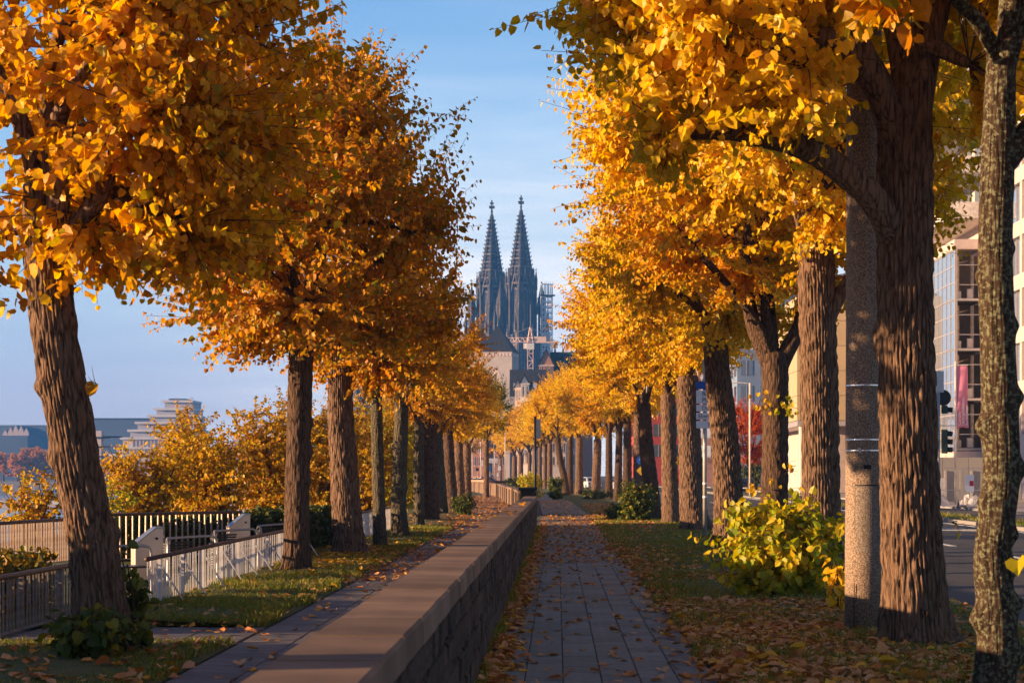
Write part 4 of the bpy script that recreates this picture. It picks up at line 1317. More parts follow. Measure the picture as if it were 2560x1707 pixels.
# ------------------------------------------------------------------ fallen leaves
def fallen_frames(n, X, Y, Z):
    ax = rng.normal(0, 1, (n, 3)); ax[:, 2] = rng.normal(0, .12, n)
    nr = np.stack([rng.normal(0, .22, n), rng.normal(0, .22, n), np.ones(n)], -1)
    return np.stack([X, Y, Z], -1), ax, nr, rng.uniform(.06, .125, n)
def region(n, fx, y0, y1, z, fall=1.5):
    Y = y0 + (y1 - y0) * rng.random(n) ** fall
    return fx(Y, n), Y, np.full(n, z)
regs = []
def wr(Y, n):   # drift along the wall foot
    return -.60 + np.abs(rng.normal(0, .125, n)) + np.array([offw(min(y, 60)) for y in Y])
def vr(Y, n):   # drift at the verge edge of the path
    return 1.24 + rng.normal(.25, .19, n) + np.array([offr(y) for y in Y])
def pth(Y, n):
    return rng.uniform(-.55, 1.25, n) + np.array([offr(y) for y in Y])
def ver(Y, n):
    return np.clip(1.3 + np.abs(rng.normal(0, 1.5, n)), 1.3, 4.85)
regs.append((region(2300, wr, 12.5, 62, .012, 1.25), 'wall foot'))
regs.append((region(3600, vr, 13.2, 80, .018, 1.5), 'verge edge'))
regs.append((region(280, pth, 13.8, 40, .010, 1.0), 'paving'))
regs.append((region(1300, pth, 36, 74, .010, 1.0), 'paving'))
regs.append((region(8000, ver, 13.0, 25, .045, 1.3), 'verge'))
regs.append((region(3000, ver, 30, 110, .045, 1.3), 'verge'))
regs.append((region(1100, lambda Y, n: rng.uniform(1.6, 3.9, n), 60, 90, .045, 1), 'verge'))
regs.append((region(700, pth, 74, 125, .012, 1.0), 'paving'))
regs.append((region(170, lambda Y, n: rng.uniform(-3.0, -1.05, n), 15, 34, .012, 1.0), 'river path'))
regs.append((region(4200, lambda Y, n: rng.uniform(-3.4, -1.05, n) + np.array([offw(y) for y in Y]), 30, 150, .012, 1.2), 'river path'))
regs.append((region(900, lambda Y, n: rng.uniform(-5.0, -3.05, n), 14.8, 45, .055, 1.3), 'river verge'))
regs.append((region(1500, lambda Y, n: rng.uniform(-5.2, -3.0, n) + np.array([offw(y) for y in Y]), 34, 90, .05, 1.0), 'river verge'))
P, A, N, S, where = [], [], [], [], []
for (X, Y, Z), w in regs:
    p, a, nn, s = fallen_frames(len(X), X, Y, Z)
    P.append(p); A.append(a); N.append(nn); S.append(s); where += [w] * len(X)
P, A, N, S = np.vstack(P), np.vstack(A), np.vstack(N), np.concatenate(S)
where = np.array(where)
LBL = {'wall foot': 'dry brown leaf in the drift along the foot of the wall', 'verge edge': 'dry curled leaf lying where the footpath meets the verge',
       'paving': 'dry brown leaf lying loose on the grey paving slabs', 'verge': 'fallen orange brown leaf lying in the grass of the road side verge',
       'river path': 'fallen leaf lying on the slabs of the river side path', 'river verge': 'fallen leaf lying in the grass of the river side verge'}
ok = in_frame(P)
score = np.where(ok, P[:, 1] / (S / .09) + np.where(where == 'paving', -2.5, 0) + np.where(where == 'river path', -2.5, 0), 1e9)
idx = np.argsort(score)[:288]
keep = np.ones(len(P), bool); keep[idx] = False
for i in idx:
    o = leaf_object('dry', P[i] + np.array([0, 0, .012]), A[i], N[i], S[i], None, 'fallen_leaf')
    lb, gp = LBL[where[i]], where[i]
    x_, y_ = P[i][0], P[i][1]
    if gp == 'verge':
        for nm_, cond in (('around the foot of the lichen covered trunk', x_ > 2.35 and y_ < 15.2), ('just before the concrete mast', x_ > 2.3 and y_ > 17.5), ('before the huge furrowed trunk', x_ > 2.3),
                          ('at the inner edge of the verge litter', x_ < 1.75), ('on the open verge left of the mast', y_ > 16.2), ('in the bottom right corner of the verge', True)):
            if cond:
                lb, gp = 'fallen orange brown leaf ' + nm_, 'verge, ' + nm_
                break
    tag(o, lb, 'leaf', 'fallen leaves: ' + gp)
tag(put('leaf_litter', leaves_mesh('leaf_litter', MID, P[keep], A[keep], N[keep], S[keep], M['dry'])), kind='stuff')
Xl, Yl = rng.normal(-4.0, .45, 420), rng.normal(37.5, 3.2, 420)
pl, al, nl_, sl = fallen_frames(420, np.clip(Xl, -4.8, -3.1), Yl, np.full(420, .075))
tag(put('yellow_leaf_litter', leaves_mesh('yellow_leaf_litter', MID, pl, al, nl_, sl, M['fresh'])), kind='stuff')
# the few leaves on top of the wall and bright ones on the ground
for (x, y, z, s, mk, lab) in [(-.80, 33.5, .955, .14, 'fresh', 'bright yellow leaf heap on the wall coping'), (-.74, 33.2, .965, .11, 'fresh', 'small bright leaf touching the yellow heap on the coping'),
                              (-.93, 40.5, .955, .12, 'dry', 'brown leaf at the left coping edge beyond the yellow heap'), (-.78, 41.5, .955, .13, 'dry', 'curled orange leaf on the coping beyond the yellow heap'),
                              (-.72, 44, .955, .12, 'fresh', 'small pale leaf on the coping near the dark cap'), (-.86, 23.4, .955, .10, 'dry', 'thin curled dry leaf alone on the middle of the coping'),
                              (-.70, 31.0, .955, .08, 'dry', 'brown leaf on the coping just before the yellow heap'), (-.92, 30.2, .955, .07, 'fresh', 'tiny yellow leaf at the left coping edge'),
                              (-2.05, 16.6, .015, .13, 'fresh', 'pale leaf standing curled on the near river path slabs'), (-3.2, 18.1, .05, .12, 'fresh', 'yellow leaf on the grass edge by the paved crossing'),
                              (2.62, 16.2, .06, .17, 'fresh', 'big yellow leaf in the grass before the huge furrowed trunk'), (2.18, 17.6, .06, .14, 'fresh', 'flat yellow leaf in the litter before the concrete mast'),
                              (-1.55, 22.5, .015, .14, 'fresh', 'yellow leaf on the river path beside the coping'), (-1.28, 25.5, .015, .15, 'fresh', 'orange yellow leaf against the wall on the river path')]:
    ax = rng.normal(size=3); ax[2] = .15
    tag(leaf_object(mk, (x, y, z + .015), ax, (rng.normal() * .5, rng.normal() * .4 - .3, 1), s, None, 'fallen_leaf'), lab, 'leaf', 'bright single leaves')

# ------------------------------------------------------------------ text helper
def text_obj(name, s, size, parent, loc, rot, m, align='LEFT', depth=.002):
    c = bpy.data.curves.new(name, 'FONT')
    c.body = s; c.size = size; c.align_x = align; c.align_y = 'CENTER'; c.extrude = depth
    c.resolution_u = 3
    c.materials.append(m)
    o = bpy.data.objects.new(name, c)
    col.objects.link(o)
    me = bpy.data.meshes.new_from_object(o.evaluated_get(bpy.context.evaluated_depsgraph_get()))
    bpy.data.objects.remove(o)
    if not me.materials:
        me.materials.append(m)
    return put(name, me, parent, loc, rot)

M['sign_white'] = mat('sign_white', (.72, .73, .76), (.68, .69, .72), rough=.4)
M['sign_blue'] = mat('sign_blue', (.02, .10, .42), (.02, .09, .38), rough=.4)
M['sign_black'] = mat('sign_print', (.015, .015, .018), rough=.5)
M['sign_yellow'] = mat('sign_yellow', (.75, .45, .03), rough=.4)
M['sign_red'] = mat('sign_red', (.5, .02, .03), rough=.4)
M['post_grey'] = mat('grey_post', (.42, .40, .38), (.34, .32, .30), scale=14, rough=.5, metal=.3)
M['post_pale'] = mat('pale_post', (.66, .60, .54), (.55, .5, .46), scale=12, rough=.5)
M['tl_green'] = mat('signal_housing', (.035, .06, .045), (.028, .05, .038), rough=.5)
M['glass_dark'] = mat('dark_glass', (.02, .025, .03), rough=.06, spec=.8)

# ------------------------------------------------------------------ concrete mast
t = thing('concrete_mast', 'tall round grey concrete mast left of the huge furrowed linden', 'mast', (3.13, 20.3, 0))
MB().lathe((0, 0, -.1), [(.200, 0), (.195, 1.0), (.186, 3.0), (.176, 6.0), (.168, 9.0)], 48).build('shaft', M['concrete'], t, smooth=True)
def curved_panel(name, a0, a1, z0, z1, r, th, m, seg=10):
    mb = MB()
    V, F = [], []
    for rr in (r, r + th):
        for z in (z0, z1):
            for i in range(seg + 1):
                a = a0 + (a1 - a0) * i / seg
                V.append((rr * cos(a), rr * sin(a), z))
    k = seg + 1
    for i in range(seg):
        F += [(2 * k + i, 2 * k + i + 1, 3 * k + i + 1, 3 * k + i), (i, k + i, k + i + 1, i + 1), (k + i, 3 * k + i, 3 * k + i + 1, k + i + 1), (i, i + 1, 2 * k + i + 1, 2 * k + i)]
    F += [(0, 2 * k, 3 * k, k), (seg, k + seg, 3 * k + seg, 2 * k + seg)]
    mb.add(V, F)
    return mb.build(name, m, t)
curved_panel('door_gap', rad(-128), rad(-52), .80, 1.50, .1915, .003, M['sign_black'])
curved_panel('door', rad(-126), rad(-54), .815, 1.485, .190, .008, M['concrete_door'])
curved_panel('name_plate', rad(-101), rad(-78), 1.66, 1.70, .188, .010, M['sign_black'], 4)
for z in (1.84, 1.95, 2.50):
    curved_panel('steel_band', rad(-180), rad(180), z, z + .012, .186, .006, M['band'], 40)
MB().box((-.075, -.178, 1.845), (.022, .02, .05)).build('clamp', M['band'], t)
crack = [(-.125, -.165, .50), (-.128, -.163, .36), (-.132, -.160, .28), (-.128, -.163, .14), (-.13, -.162, .02)]
MB().tube([(a, b - .006, c) for a, b, c in crack], .0045, 5).build('crack', M['sign_black'], t)

# ------------------------------------------------------------------ posts and signs
t = thing('sign_post', 'slim black post with grey sign plate seen edge on beside the end of the wall', 'sign post', (-.70, 63.2, 0))
MB().tube([(0, 0, -.1), (0, 0, 3.45)], .042, 12).build('post', M['black'], t, smooth=True)
MB().box((.10, .0, 3.05), (.15, .025, .62), rot=.25).build('sign_plate', M['steel_dark'], t)
MB().box((.0, -.046, 1.12), (.09, .008, .11)).build('sticker', M['sign_blue'], t)

t = thing('direction_sign', 'stacked white direction boards with blue motorway board between two trunks', 'sign', (3.86, 51.8, 0))
for x in (-.02, .46):
    MB().tube([(x, 0, -.1), (x, 0, 4.6)], .055, 12).build('post', M['post_grey'], t, smooth=True)
for z in (1.0, 1.35):
    MB().lathe((.46 if z else 0, 0, z), [(.058, 0), (.058, .05)], 12).build('white_band', M['sign_white'], t)
    MB().lathe((-.02, 0, z), [(.058, 0), (.058, .05)], 12).build('white_band', M['sign_white'], t)
def board(zc, h, m, txts, x0=-.25, x1=.60):
    b = MB().span(x0, x1, -.085, -.06, zc - h / 2, zc + h / 2).build('board', m, t, bevel=.006)
    for (s, x, z, sz, mm, al) in txts:
        text_obj('lettering', s, sz, b, (x, -.088, zc + z), (rad(90), 0, 0), mm, al)
    return b
W, K_, BLU = M['sign_white'], M['sign_black'], M['sign_blue']
bb = board(3.92, .20, BLU, [])
MB().add([(.10, -.087, 3.84), (.14, -.087, 3.84), (.165, -.087, 4.0), (.15, -.087, 4.0)], [(0, 1, 2, 3)]).add([(.22, -.087, 3.84), (.26, -.087, 3.84), (.21, -.087, 4.0), (.195, -.087, 4.0)], [(0, 1, 2, 3)]).add(
    [(.11, -.0875, 3.92), (.25, -.0875, 3.92), (.25, -.0875, 3.945), (.11, -.0875, 3.945)], [(0, 1, 2, 3)]).build('motorway_symbol', W, bb)
board(3.62, .34, W, [('Breslauer', -.10, .075, .155, K_, 'LEFT'), ('Platz', -.10, -.085, .155, K_, 'LEFT')])
board(3.33, .17, W, [('Dom,', -.10, 0, .14, K_, 'LEFT')])
board(3.12, .17, W, [('Ebertplatz', -.20, 0, .14, K_, 'LEFT')])
board(2.90, .19, W, [('Ring', .06, 0, .145, K_, 'LEFT')])

t = thing('slim_pole', 'slim pale pole carrying a round blue arrow sign and a yellow diamond', 'pole', (4.08, 91, 0))
MB().tube([(0, 0, -.1), (0, 0, 6.0)], .085, 12).build('post', M['post_pale'], t, smooth=True)
sg = MB().lathe((0, 0, 0), [(.20, 0), (.20, .02)], 24).build('round_sign', BLU, t, (-.26, -.12, 2.25), (rad(90), 0, 0))
MB().box((0, -.03, 0.024), (.035, .2, .004)).add([(-.08, .02, .026), (.08, .02, .026), (0, .12, .026)], [(0, 1, 2)]).build('arrow', W, sg)
MB().box((0, 0, 0), (.30, .02, .30), tilt=Matrix.Rotation(rad(45), 3, 'Y')).build('diamond_sign', M['sign_yellow'], t, (-.26, -.12, 1.78))
MB().tube(spline([(0, 0, 3.55), (-.25, -.02, 3.6), (-.34, -.02, 3.4)], 8), .03, 6).build('bracket', M['black'], t)

def lamp_post(label, x, y, h, arm, m=None):
    t = thing('street_lamp', label, 'street lamp', (x, y, 0), 0, 'street lamps along the road')
    MB().tube([(0, 0, -.2), (0, 0, h)], .075, 10).build('post', m or M['post_pale'], t, smooth=True)
    MB().tube(spline([(0, 0, h - .05), (arm * .5, 0, h + .02), (arm, 0, h)], 8), .04, 8).build('arm', m or M['post_pale'], t, smooth=True)
    MB().box((arm * 1.15, 0, h - .03), (abs(arm) * .4, .22, .10)).build('lamp_head', M['post_grey'], t, bevel=.03)
    return t
lamp_post('white street lamp with arm to the left before the red tree', 14.7, 152, 8.6, -1.4)
lamp_post('slim grey street lamp with short arm in front of the beige building', 21.4, 140, 9.8, -.5, M['post_grey'])
lamp_post('tall pale lamp mast far down the middle near the cyclist, left one', (1104 - 1280) / 4573 * 300, 300, 8.2, -2.0)
lamp_post('tall pale lamp mast far down the middle near the cyclist, right one', (1160.5 - 1280) / 4573 * 300, 300, 8.0, .8)

# traffic signals
def signal(label, x, y, heads, h=4.2, lit=None):
    t = thing('traffic_signal', label, 'traffic light', (x, y, 0), 0, 'traffic lights along the road')
    MB().tube([(0, 0, -.1), (0, 0, h)], .07, 10).build('post', M['post_grey'], t, smooth=True)
    for (dx, zc, n, ry) in heads:
        hd = MB().box((0, 0, 0), (.27, .24, .30 * n)).build('signal_head', M['tl_green'], t, (dx, 0, zc), (0, 0, ry), bevel=.03)
        for k in range(n):
            z = .30 * n / 2 - .15 - .30 * k
            MB().tube([(0, -.11, z), (0, -.30, z - .02)], .10, 12).build('visor', M['black'], hd)
            on = lit is not None and k == lit[0]
            MB().lathe((0, 0, 0), [(.085, 0), (.085, .012)], 14).build('lens', M[lit[1]] if on else M['glass_dark'], hd, (0, -.122, z), (rad(90), 0, 0))
    return t
M['lit_green'] = emit_mat('green_signal_light', (.1, 1.0, .55), 5)
M['lit_amber'] = emit_mat('amber_signal_light', (1.0, .5, .05), 3)
M['lit_red'] = emit_mat('red_tail_light', (1.0, .04, .03), 3)
s1 = signal('traffic light with sideways heads and a round black sign before the glass building', 14.35, 75, [(.24, 2.85, 3, rad(78)), (.24, 4.05, 1, rad(78))], 4.75)
MB().lathe((0, 0, 0), [(.30, 0), (.30, .02)], 24).build('round_sign', M['black'], s1, (.2, .05, 4.5), (rad(90), 0, rad(10)))
MB().box((.02, -.05, 5.1), (.36, .03, .8)).build('sign_back', M['steel_dark'], s1)
MB().box((.28, .1, 3.45), (.85, .02, .03)).build('bracket', M['post_grey'], s1)
signal('small traffic light showing amber beneath the red tree', 14.4, 158, [(0, 3.1, 1, 0)], 3.4, (0, 'lit_amber'))
signal('distant traffic light showing green above the cyclist', (1136.5 - 1280) / 4573 * 360, 360, [(0, 6.6, 3, 0)], 7.6, (1, 'lit_green'))

# ------------------------------------------------------------------ glass office building on the right
M['facade'] = mat('pink_grey_stone', (.56, .46, .42), (.48, .39, .36), scale=2, rough=.7)
M['mullion'] = mat('window_metal', (.40, .38, .39), (.34, .32, .33), rough=.45, metal=.3)
def glass_mat(name, c, rough=.04):
    m, n, l = new_mat(name)
    out = n.new('ShaderNodeOutputMaterial')
    b = n.new('ShaderNodeBsdfPrincipled')
    b.inputs['Base Color'].default_value = (*c, 1)
    b.inputs['Roughness'].default_value = rough
    b.inputs['Specular IOR Level'].default_value = 1.0
    b.inputs['Coat Weight'].default_value = 1.0
    b.inputs['Coat IOR'].default_value = 2.2
    b.inputs['Coat Roughness'].default_value = .02
    l.new(b.outputs[0], out.inputs['Surface'])
    return m
M['glass_sky'] = glass_mat('reflecting_glass', (.16, .22, .32))
M['glass_clear'] = glass_mat('room_glass', (.05, .05, .05))
M['interior'] = mat('room_wall', (.30, .24, .17), (.22, .17, .12), scale=.6, rough=.9)
M['column'] = mat('room_column', (.62, .52, .38), rough=.7)
XB, XF, Y0, Y1 = 27.6, 29.4, 138.0, 147.5
b = thing('office_building', 'modern office block with projecting glass bay and pink stone strips', 'building', (0, 0, 0))
MB().span(XF, 46, 90, 172, -.2, 3.2).build('ground_floor', M['facade'], b)
MB().span(XF + 1.0, 46, Y0 + .2, 172, 3.2, 30).build('rear_block', M['facade'], b)
# near wing: storey bands and window strips, one window per bay
MB().span(XF + .5, 46, 84, Y0, 3.2, 31).build('wing_wall', M['interior'], b)
for k in range(8):
    z = 3.2 + k * 3.4
    MB().span(XF - .02, XF + .55, 84, Y0 + .02, z, z + .95).build('spandrel', M['facade'], b)
    for j in range(9):
        y = Y0 - .25 - j * 5.6
        MB().span(XF, XF + .54, y - .55, y, z + .95, z + 3.4).build('pier', M['facade'], b)
        w = MB().span(XF + .30, XF + .34, y - 5.6, y - .55, z + .95, z + 3.4).build('window', M['glass_sky'], b)
        MB().span(XF + .22, XF + .33, y - 2.2, y - 1.0, z + 1.0, z + 3.38).build('blind', M['interior'], w)
        fr = MB()
        for yy in (y - .6, y - 1.9, y - 3.7, y - 5.5):
            fr.span(XF + .20, XF + .36, yy - .05, yy + .05, z + .95, z + 3.4)
        fr.build('frame', M['mullion'], w)
# projecting bay
for k in range(4):
    z = 3.4 + k * 3.45
    # front: clear glass with the room behind, set in frames
    MB().span(XB + .12, XF + .9, Y0 + 3.0, Y0 + 3.1, z, z + 3.3).build('room_wall', M['interior'], b)
    for x in (XB + .35, XB + 1.38):
        MB().lathe((x, Y0 + 1.1, z), [(.13, 0), (.13, 3.1)], 14).build('room_column', M['column'], b)
    MB().bar((XB + .2, Y0 + .7, z + 2.55), (XB + 1.2, Y0 + 1.8, z + 2.85), .12, .08).build('ceiling_lamp', M['column'], b)
    MB().span(XB + .1, XB + .5, Y0 + .5, Y0 + .9, z + .1, z + .6).span(XB + .9, XB + 1.3, Y0 + .4, Y0 + .7, z + .1, z + .75).build('room_clutter', M['post_pale'], b)
    for zz in (.98, 2.35):
        MB().span(XB + .1, XF, Y0 - .03, Y0 + .03, z + zz, z + zz + .05).build('transom', M['mullion'], b)
    MB().span(XB + .05, XF, Y0 - .04, Y0 + 3.2, z - .16, z + .02).build('floor_slab', M['glass_dark'], b)
    MB().span(XB + .05, XF, Y0 - .06, Y0 + .04, z - .10, z + .05).build('floor_edge', M['mullion'], b)
    # side: reflecting curtain wall, pane by pane
    for j in range(6):
        ya, yb = Y0 + .12 + j * 1.56, Y0 + .12 + (j + 1) * 1.56
        for (za, zb) in ((.05, 1.2), (1.2, 2.35), (2.35, 3.4)):
            MB().span(XB, XB + .03, ya + .05, yb - .05, z + za + .03, z + zb - .03).build('pane', M['glass_sky'], b)
    fr = MB()
    for j in range(7):
        fr.span(XB - .05, XB + .05, Y0 + .10 + j * 1.56 - .05, Y0 + .10 + j * 1.56 + .05, z, z + 3.45)
    for zz in (.02, 1.2, 2.35, 3.42):
        fr.span(XB - .03, XB + .045, Y0 + .16, Y1, z + zz - .04, z + zz + .04)
    fr.build('side_frame', M['mullion'], b)
MB().span(XB - .06, XB + .12, Y0 - .07, Y0 + .10, 3.2, 17.3).build('corner_post', M['mullion'], b)
MB().span(XB - .1, XF + .1, Y0 - .1, Y1, 17.22, 17.9).build('bay_roof', M['facade'], b)
MB().span(XB - .02, XF, Y0 - .05, Y1, 2.3, 3.22).build('bay_base', M['facade'], b)
M['balcony'] = mat('white_balcony', (.74, .70, .66), rough=.6)
for k in range(4):
    z = 19.5 + k * 3.2
    MB().span(XB - .3, XF + 1.2, Y0 + 1, 165, z, z + .25).build('balcony_slab', M['balcony'], b)
    MB().span(XB - .3, XB - .2, Y0 + 1, 165, z + .25, z + 1.15).build('balcony_front', M['balcony'], b)
    MB().span(XB - .3, XF + 1.1, Y0 + 1, Y0 + 1.08, z + .25, z + 1.15).build('balcony_side', M['balcony'], b)
    for j in range(4):
        MB().span(XF + .9, XF + .96, Y0 + 2 + j * 6, Y0 + 6.5 + j * 6, z + .3, z + 2.9).build('window', M['glass_sky'], b)
    MB().span(XF + 1.0, XF + 1.0 + 1.2, Y0 + .12, Y0 + .18, z + .5, z + 2.7).build('window', M['glass_sky'], b)

# banner on its pole
t = thing('banner_flag', 'long pink banner with white vertical lettering on a slim mast', 'flag', (22.0, 110, 0))
MB().tube([(0, 0, -.1), (0, 0, 7.85)], .05, 10).build('mast', M['post_pale'], t, smooth=True)
M['pink'] = mat('pink_cloth', (.56, .20, .31), (.52, .18, .28), scale=1.2, rough=.75)
V, F = [], []
nu, nv = 8, 26
for j in range(nv + 1):
    for i in range(nu + 1):
        u, v = i / nu, j / nv
        V.append((.06 + .60 * u + .02 * sin(v * 7) * u + .05 * v * u, .05 * sin(u * 6 + v * 5) * (.3 + v), 7.6 - 3.45 * v + .06 * sin(u * 3) * v))
for j in range(nv):
    for i in range(nu):
        a = j * (nu + 1) + i
        F.append((a, a + 1, a + nu + 2, a + nu + 1))
me = bpy.data.meshes.new('cloth'); me.from_pydata(V, [], F); me.materials.append(M['pink'])
me.polygons.foreach_set('use_smooth', np.ones(len(F), bool))
cl = put('cloth', me, t)
sm = cl.modifiers.new('thick', 'SOLIDIFY'); sm.thickness = .006
for s, x in (('Cornille', .20), ('Uedingslohmann', .40), ('Architekten', .60)):
    text_obj('lettering', s, .235, cl, (x, -.12, 4.3), (rad(90), rad(-90), 0), M['sign_white'])
MB().tube([(0, 0, 7.64), (.68, 0, 7.64)], .02, 6).build('yard', M['post_pale'], t)

# building site
t = thing('hoarding', 'grey concrete hoarding wall behind the site fence', 'wall', (20.5, 118, 0))
for k in range(5):
    MB().box((k * 1.55, 0, 1.25), (1.53, .15, 2.75)).build('panel', M['kerb'], t)
    MB().box((k * 1.55 - .6, -.12, .9), (.12, .1, 1.9)).build('prop', M['post_grey'], t)
def site_fence(label, x, y, rz):
    t = thing('site_fence', label, 'fence', (x, y, 0), rz, 'wire site fence panels')
    for (a, c) in (((0, 0, .05), (0, 0, 1.95)), ((1.2, 0, .05), (1.2, 0, 1.95)), ((0, 0, .85), (1.2, 0, .85)), ((0, 0, 1.93), (1.2, 0, 1.93))):
        MB().tube([a, c], .02, 6).build('frame_tube', M['post_pale'], t)
    mb = MB()
    for i in range(1, 12):
        mb.bar((i * .1, 0, .08), (i * .1, 0, 1.92), .005)
    for i in range(1, 8):
        mb.bar((0, 0, i * .24), (1.2, 0, i * .24), .005)
    mb.build('wire_mesh', M['post_grey'], t)
    MB().box((0, 0, .06), (.24, .6, .12)).build('foot_block', M['kerb'], t)
    return t
site_fence('site fence panel on the left without notices', 18.65, 98, .08)
f = site_fence('site fence panel with red and white notice sheets', 19.9, 97.6, -.05)
nb = MB().span(.1, .52, -.05, -.03, .75, 1.6).build('notice_sheet', M['sign_white'], f)
MB().span(.30, .50, -.056, -.051, 1.05, 1.3).build('red_patch', M['sign_red'], nb)
site_fence('site fence panel half hidden by the lichen covered trunk', 21.15, 97.5, .1)
for (x, y, s, lab) in [(18.7, 99, 1.0, 'crumpled white tarpaulin heap left of the site fence notices'), (20.6, 98.9, .9, 'crumpled white tarpaulin heap behind the site fence notices')]:
    t = thing('tarpaulin', lab, 'tarpaulin', (x, y, 0))
    r = random.Random(x)
    V, F = [], []
    for j in range(9):
        for i in range(9):
            u, v = i / 8 - .5, j / 8 - .5
            hgt = max(0, .62 * (1 - 2.6 * (u * u + v * v)) + r.uniform(-.16, .16)) * s
            V.append((u * 1.5 * s, v * 1.1 * s, hgt))
    F = [(j * 9 + i, j * 9 + i + 1, (j + 1) * 9 + i + 1, (j + 1) * 9 + i) for j in range(8) for i in range(8)]
    me = bpy.data.meshes.new('sheet'); me.from_pydata(V, [], F); me.materials.append(M['balcony'])
    put('sheet', me, t)
t = thing('white_board', 'narrow white board leaning upright on the site', 'board', (19.15, 99.3, 0))
MB().box((0, 0, .75), (.34, .06, 1.4), rot=.1).build('panel', M['balcony'], t)
t = thing('barrier_board', 'upright red and white striped warning board at the right picture edge', 'barrier', (23.7, 104, 0))
MB().box((0, 0, .85), (.28, .04, 1.25)).build('board', M['sign_white'], t)
mb = MB()
for k in range(4):
    z = .38 + k * .31
    mb.add([(-.138, -.023, z - .14), (.138, -.023, z + .12), (.138, -.023, z + .27), (-.138, -.023, z + .01)], [(0, 1, 2, 3)])
mb.build('red_stripes', M['sign_red'], t)
MB().box((0, 0, .08), (.5, .4, .16)).build('foot', M['black'], t)

# beige and blue buildings farther down the road
def block(name, label, x0, x1, y0, y1, h, wall_m, win_m, floors, cols, cat='building', base=3.6, side_cols=8, roof_m=None):
    """street block: wall, windows in both visible faces (road side and the end towards the camera)"""
    b = thing(name, label, cat, (0, 0, 0))
    MB().span(x0, x1, y0, y1, -.2, h).build('wall', wall_m, b)
    MB().span(x0 - .3, x1, y0 - .3, y1, h, h + .5).build('roof_edge', roof_m or M['mullion'], b)
    fh = (h - base) / floors
    for k in range(floors):
        z = base + k * fh
        cw = (x1 - x0) / cols
        for i in range(cols):
            w = MB().span(x0 + i * cw + cw * .18, x0 + (i + 1) * cw - cw * .18, y0 - .04, y0 + .06, z + fh * .22, z + fh * .82).build('window', win_m, b)
            MB().span(x0 + (i + .5) * cw - .05, x0 + (i + .5) * cw + .05, y0 - .07, y0 - .03, z + fh * .22, z + fh * .82).build('frame', M['mullion'], w)
        sw = (y1 - y0) / side_cols
        for i in range(side_cols):
            MB().span(x0 - .04, x0 + .06, y0 + i * sw + sw * .18, y0 + (i + 1) * sw - sw * .18, z + fh * .22, z + fh * .82).build('window', win_m, b)
    return b
M['beige'] = mat('beige_cladding', (.44, .34, .20), (.40, .31, .18), scale=.6, rough=.6)
b = thing('clad_building', 'beige panelled building on round columns behind the concrete mast', 'building', (0, 0, 0))
for i in range(9):
    for k in range(5):
        MB().span(21.2, 21.5, 176 + i * 3.0, 176 + i * 3.0 + 2.96, 6.4 + k * 2.2, 6.4 + k * 2.2 + 2.16).build('panel', M['beige'], b)
        if i < 8:
            MB().span(21.55 + i * 2.0, 21.55 + i * 2.0 + 1.96, 175.6, 175.9, 6.4 + k * 2.2, 6.4 + k * 2.2 + 2.16).build('panel', M['beige'], b)
MB().span(21.55, 37.5, 175.95, 203, 6.2, 17.6).build('core', M['joint'], b)
MB().span(23.5, 37.5, 179, 203, -.2, 6.2).build('recessed_wall', M['facade'], b)
MB().span(21.2, 37.5, 175.6, 203, 5.9, 6.35).build('soffit', M['mullion'], b)
for x in (21.7, 24.2, 26.7, 29.2):
    MB().lathe((x, 176.4, -.2), [(.32, 0), (.32, 6.1)], 14).build('column', M['post_grey'], b)
t = thing('notice_board', 'low white board on two legs in front of the beige building', 'sign', (21.0, 160, 0))
MB().box((0, 0, 1.6), (2.6, .08, .75)).build('board', M['balcony'], t)
for x in (-.8, .8):
    MB().box((x, 0, .6), (.1, .1, 1.3)).build('leg', M['post_grey'], t)
M['blue_facade'] = mat('blue_grey_panel', (.20, .27, .38), (.15, .21, .31), scale=.5, rough=.5)
M['brick_pink'] = mat('pink_brick', (.42, .22, .17), (.34, .18, .14), scale=1.5, rough=.8)
M['brick_red'] = mat('red_brick', (.40, .06, .05), (.33, .05, .045), scale=1.5, rough=.8)
M['plaster'] = mat('pale_plaster', (.62, .52, .46), (.55, .46, .41), scale=1, rough=.8)
M['slate'] = mat('dark_slate', (.035, .042, .055), (.025, .03, .042), scale=1.5, rough=.65)
M['tile_red'] = mat('roof_tile_red', (.26, .09, .06), (.20, .07, .05), scale=2, rough=.8)
block('glass_block', 'tall blue grey glass block behind the red tree', 21.5, 40, 238, 275, 25, M['blue_facade'], M['glass_sky'], 7, 8)
block('town_house', 'red painted town house behind the farther lindens', 11.5, 19, 300, 330, 16, M['brick_red'], M['glass_dark'], 4, 3, side_cols=6, roof_m=M['slate'])
block('town_house', 'brown brick house with pale window frames right of the road side trio', 21.2, 33, 300, 330, 18, M['brick_pink'], M['sign_white'], 5, 5, side_cols=6)
block('town_house', 'pale blue grey house glimpsed between the close trio of trunks', 20.8, 34, 340, 380, 22, M['blue_facade'], M['glass_sky'], 6, 5, side_cols=6)

# red tree and hedge by the road
plan = crown_plan(501, (0, 0, 5.1), (2.6, 2.6, 3.1), (0, 0, 1.9), 14, 620, .16, rlimb=.08, spacing=.09)
t = thing('red_tree', 'small tree with bright red orange foliage beyond the road', 'tree', (16.6, 172, 0))
bark_obj('trunk', t, BD, [(0, 0, -.1), (0, 0, 1.2), (.05, 0, 2.2)], [.16, .13, .12], 16, 16, 9, depth=.01)
dress(t, plan, 'red', LOW, BD)
shrub('green_shrub', 'dark clump of bushes at the foot of the blue glass block', 21.0, 215, (2.4, 2.0, 2.0), 300, .22, 'green', 502, stems=12, spacing=.14)

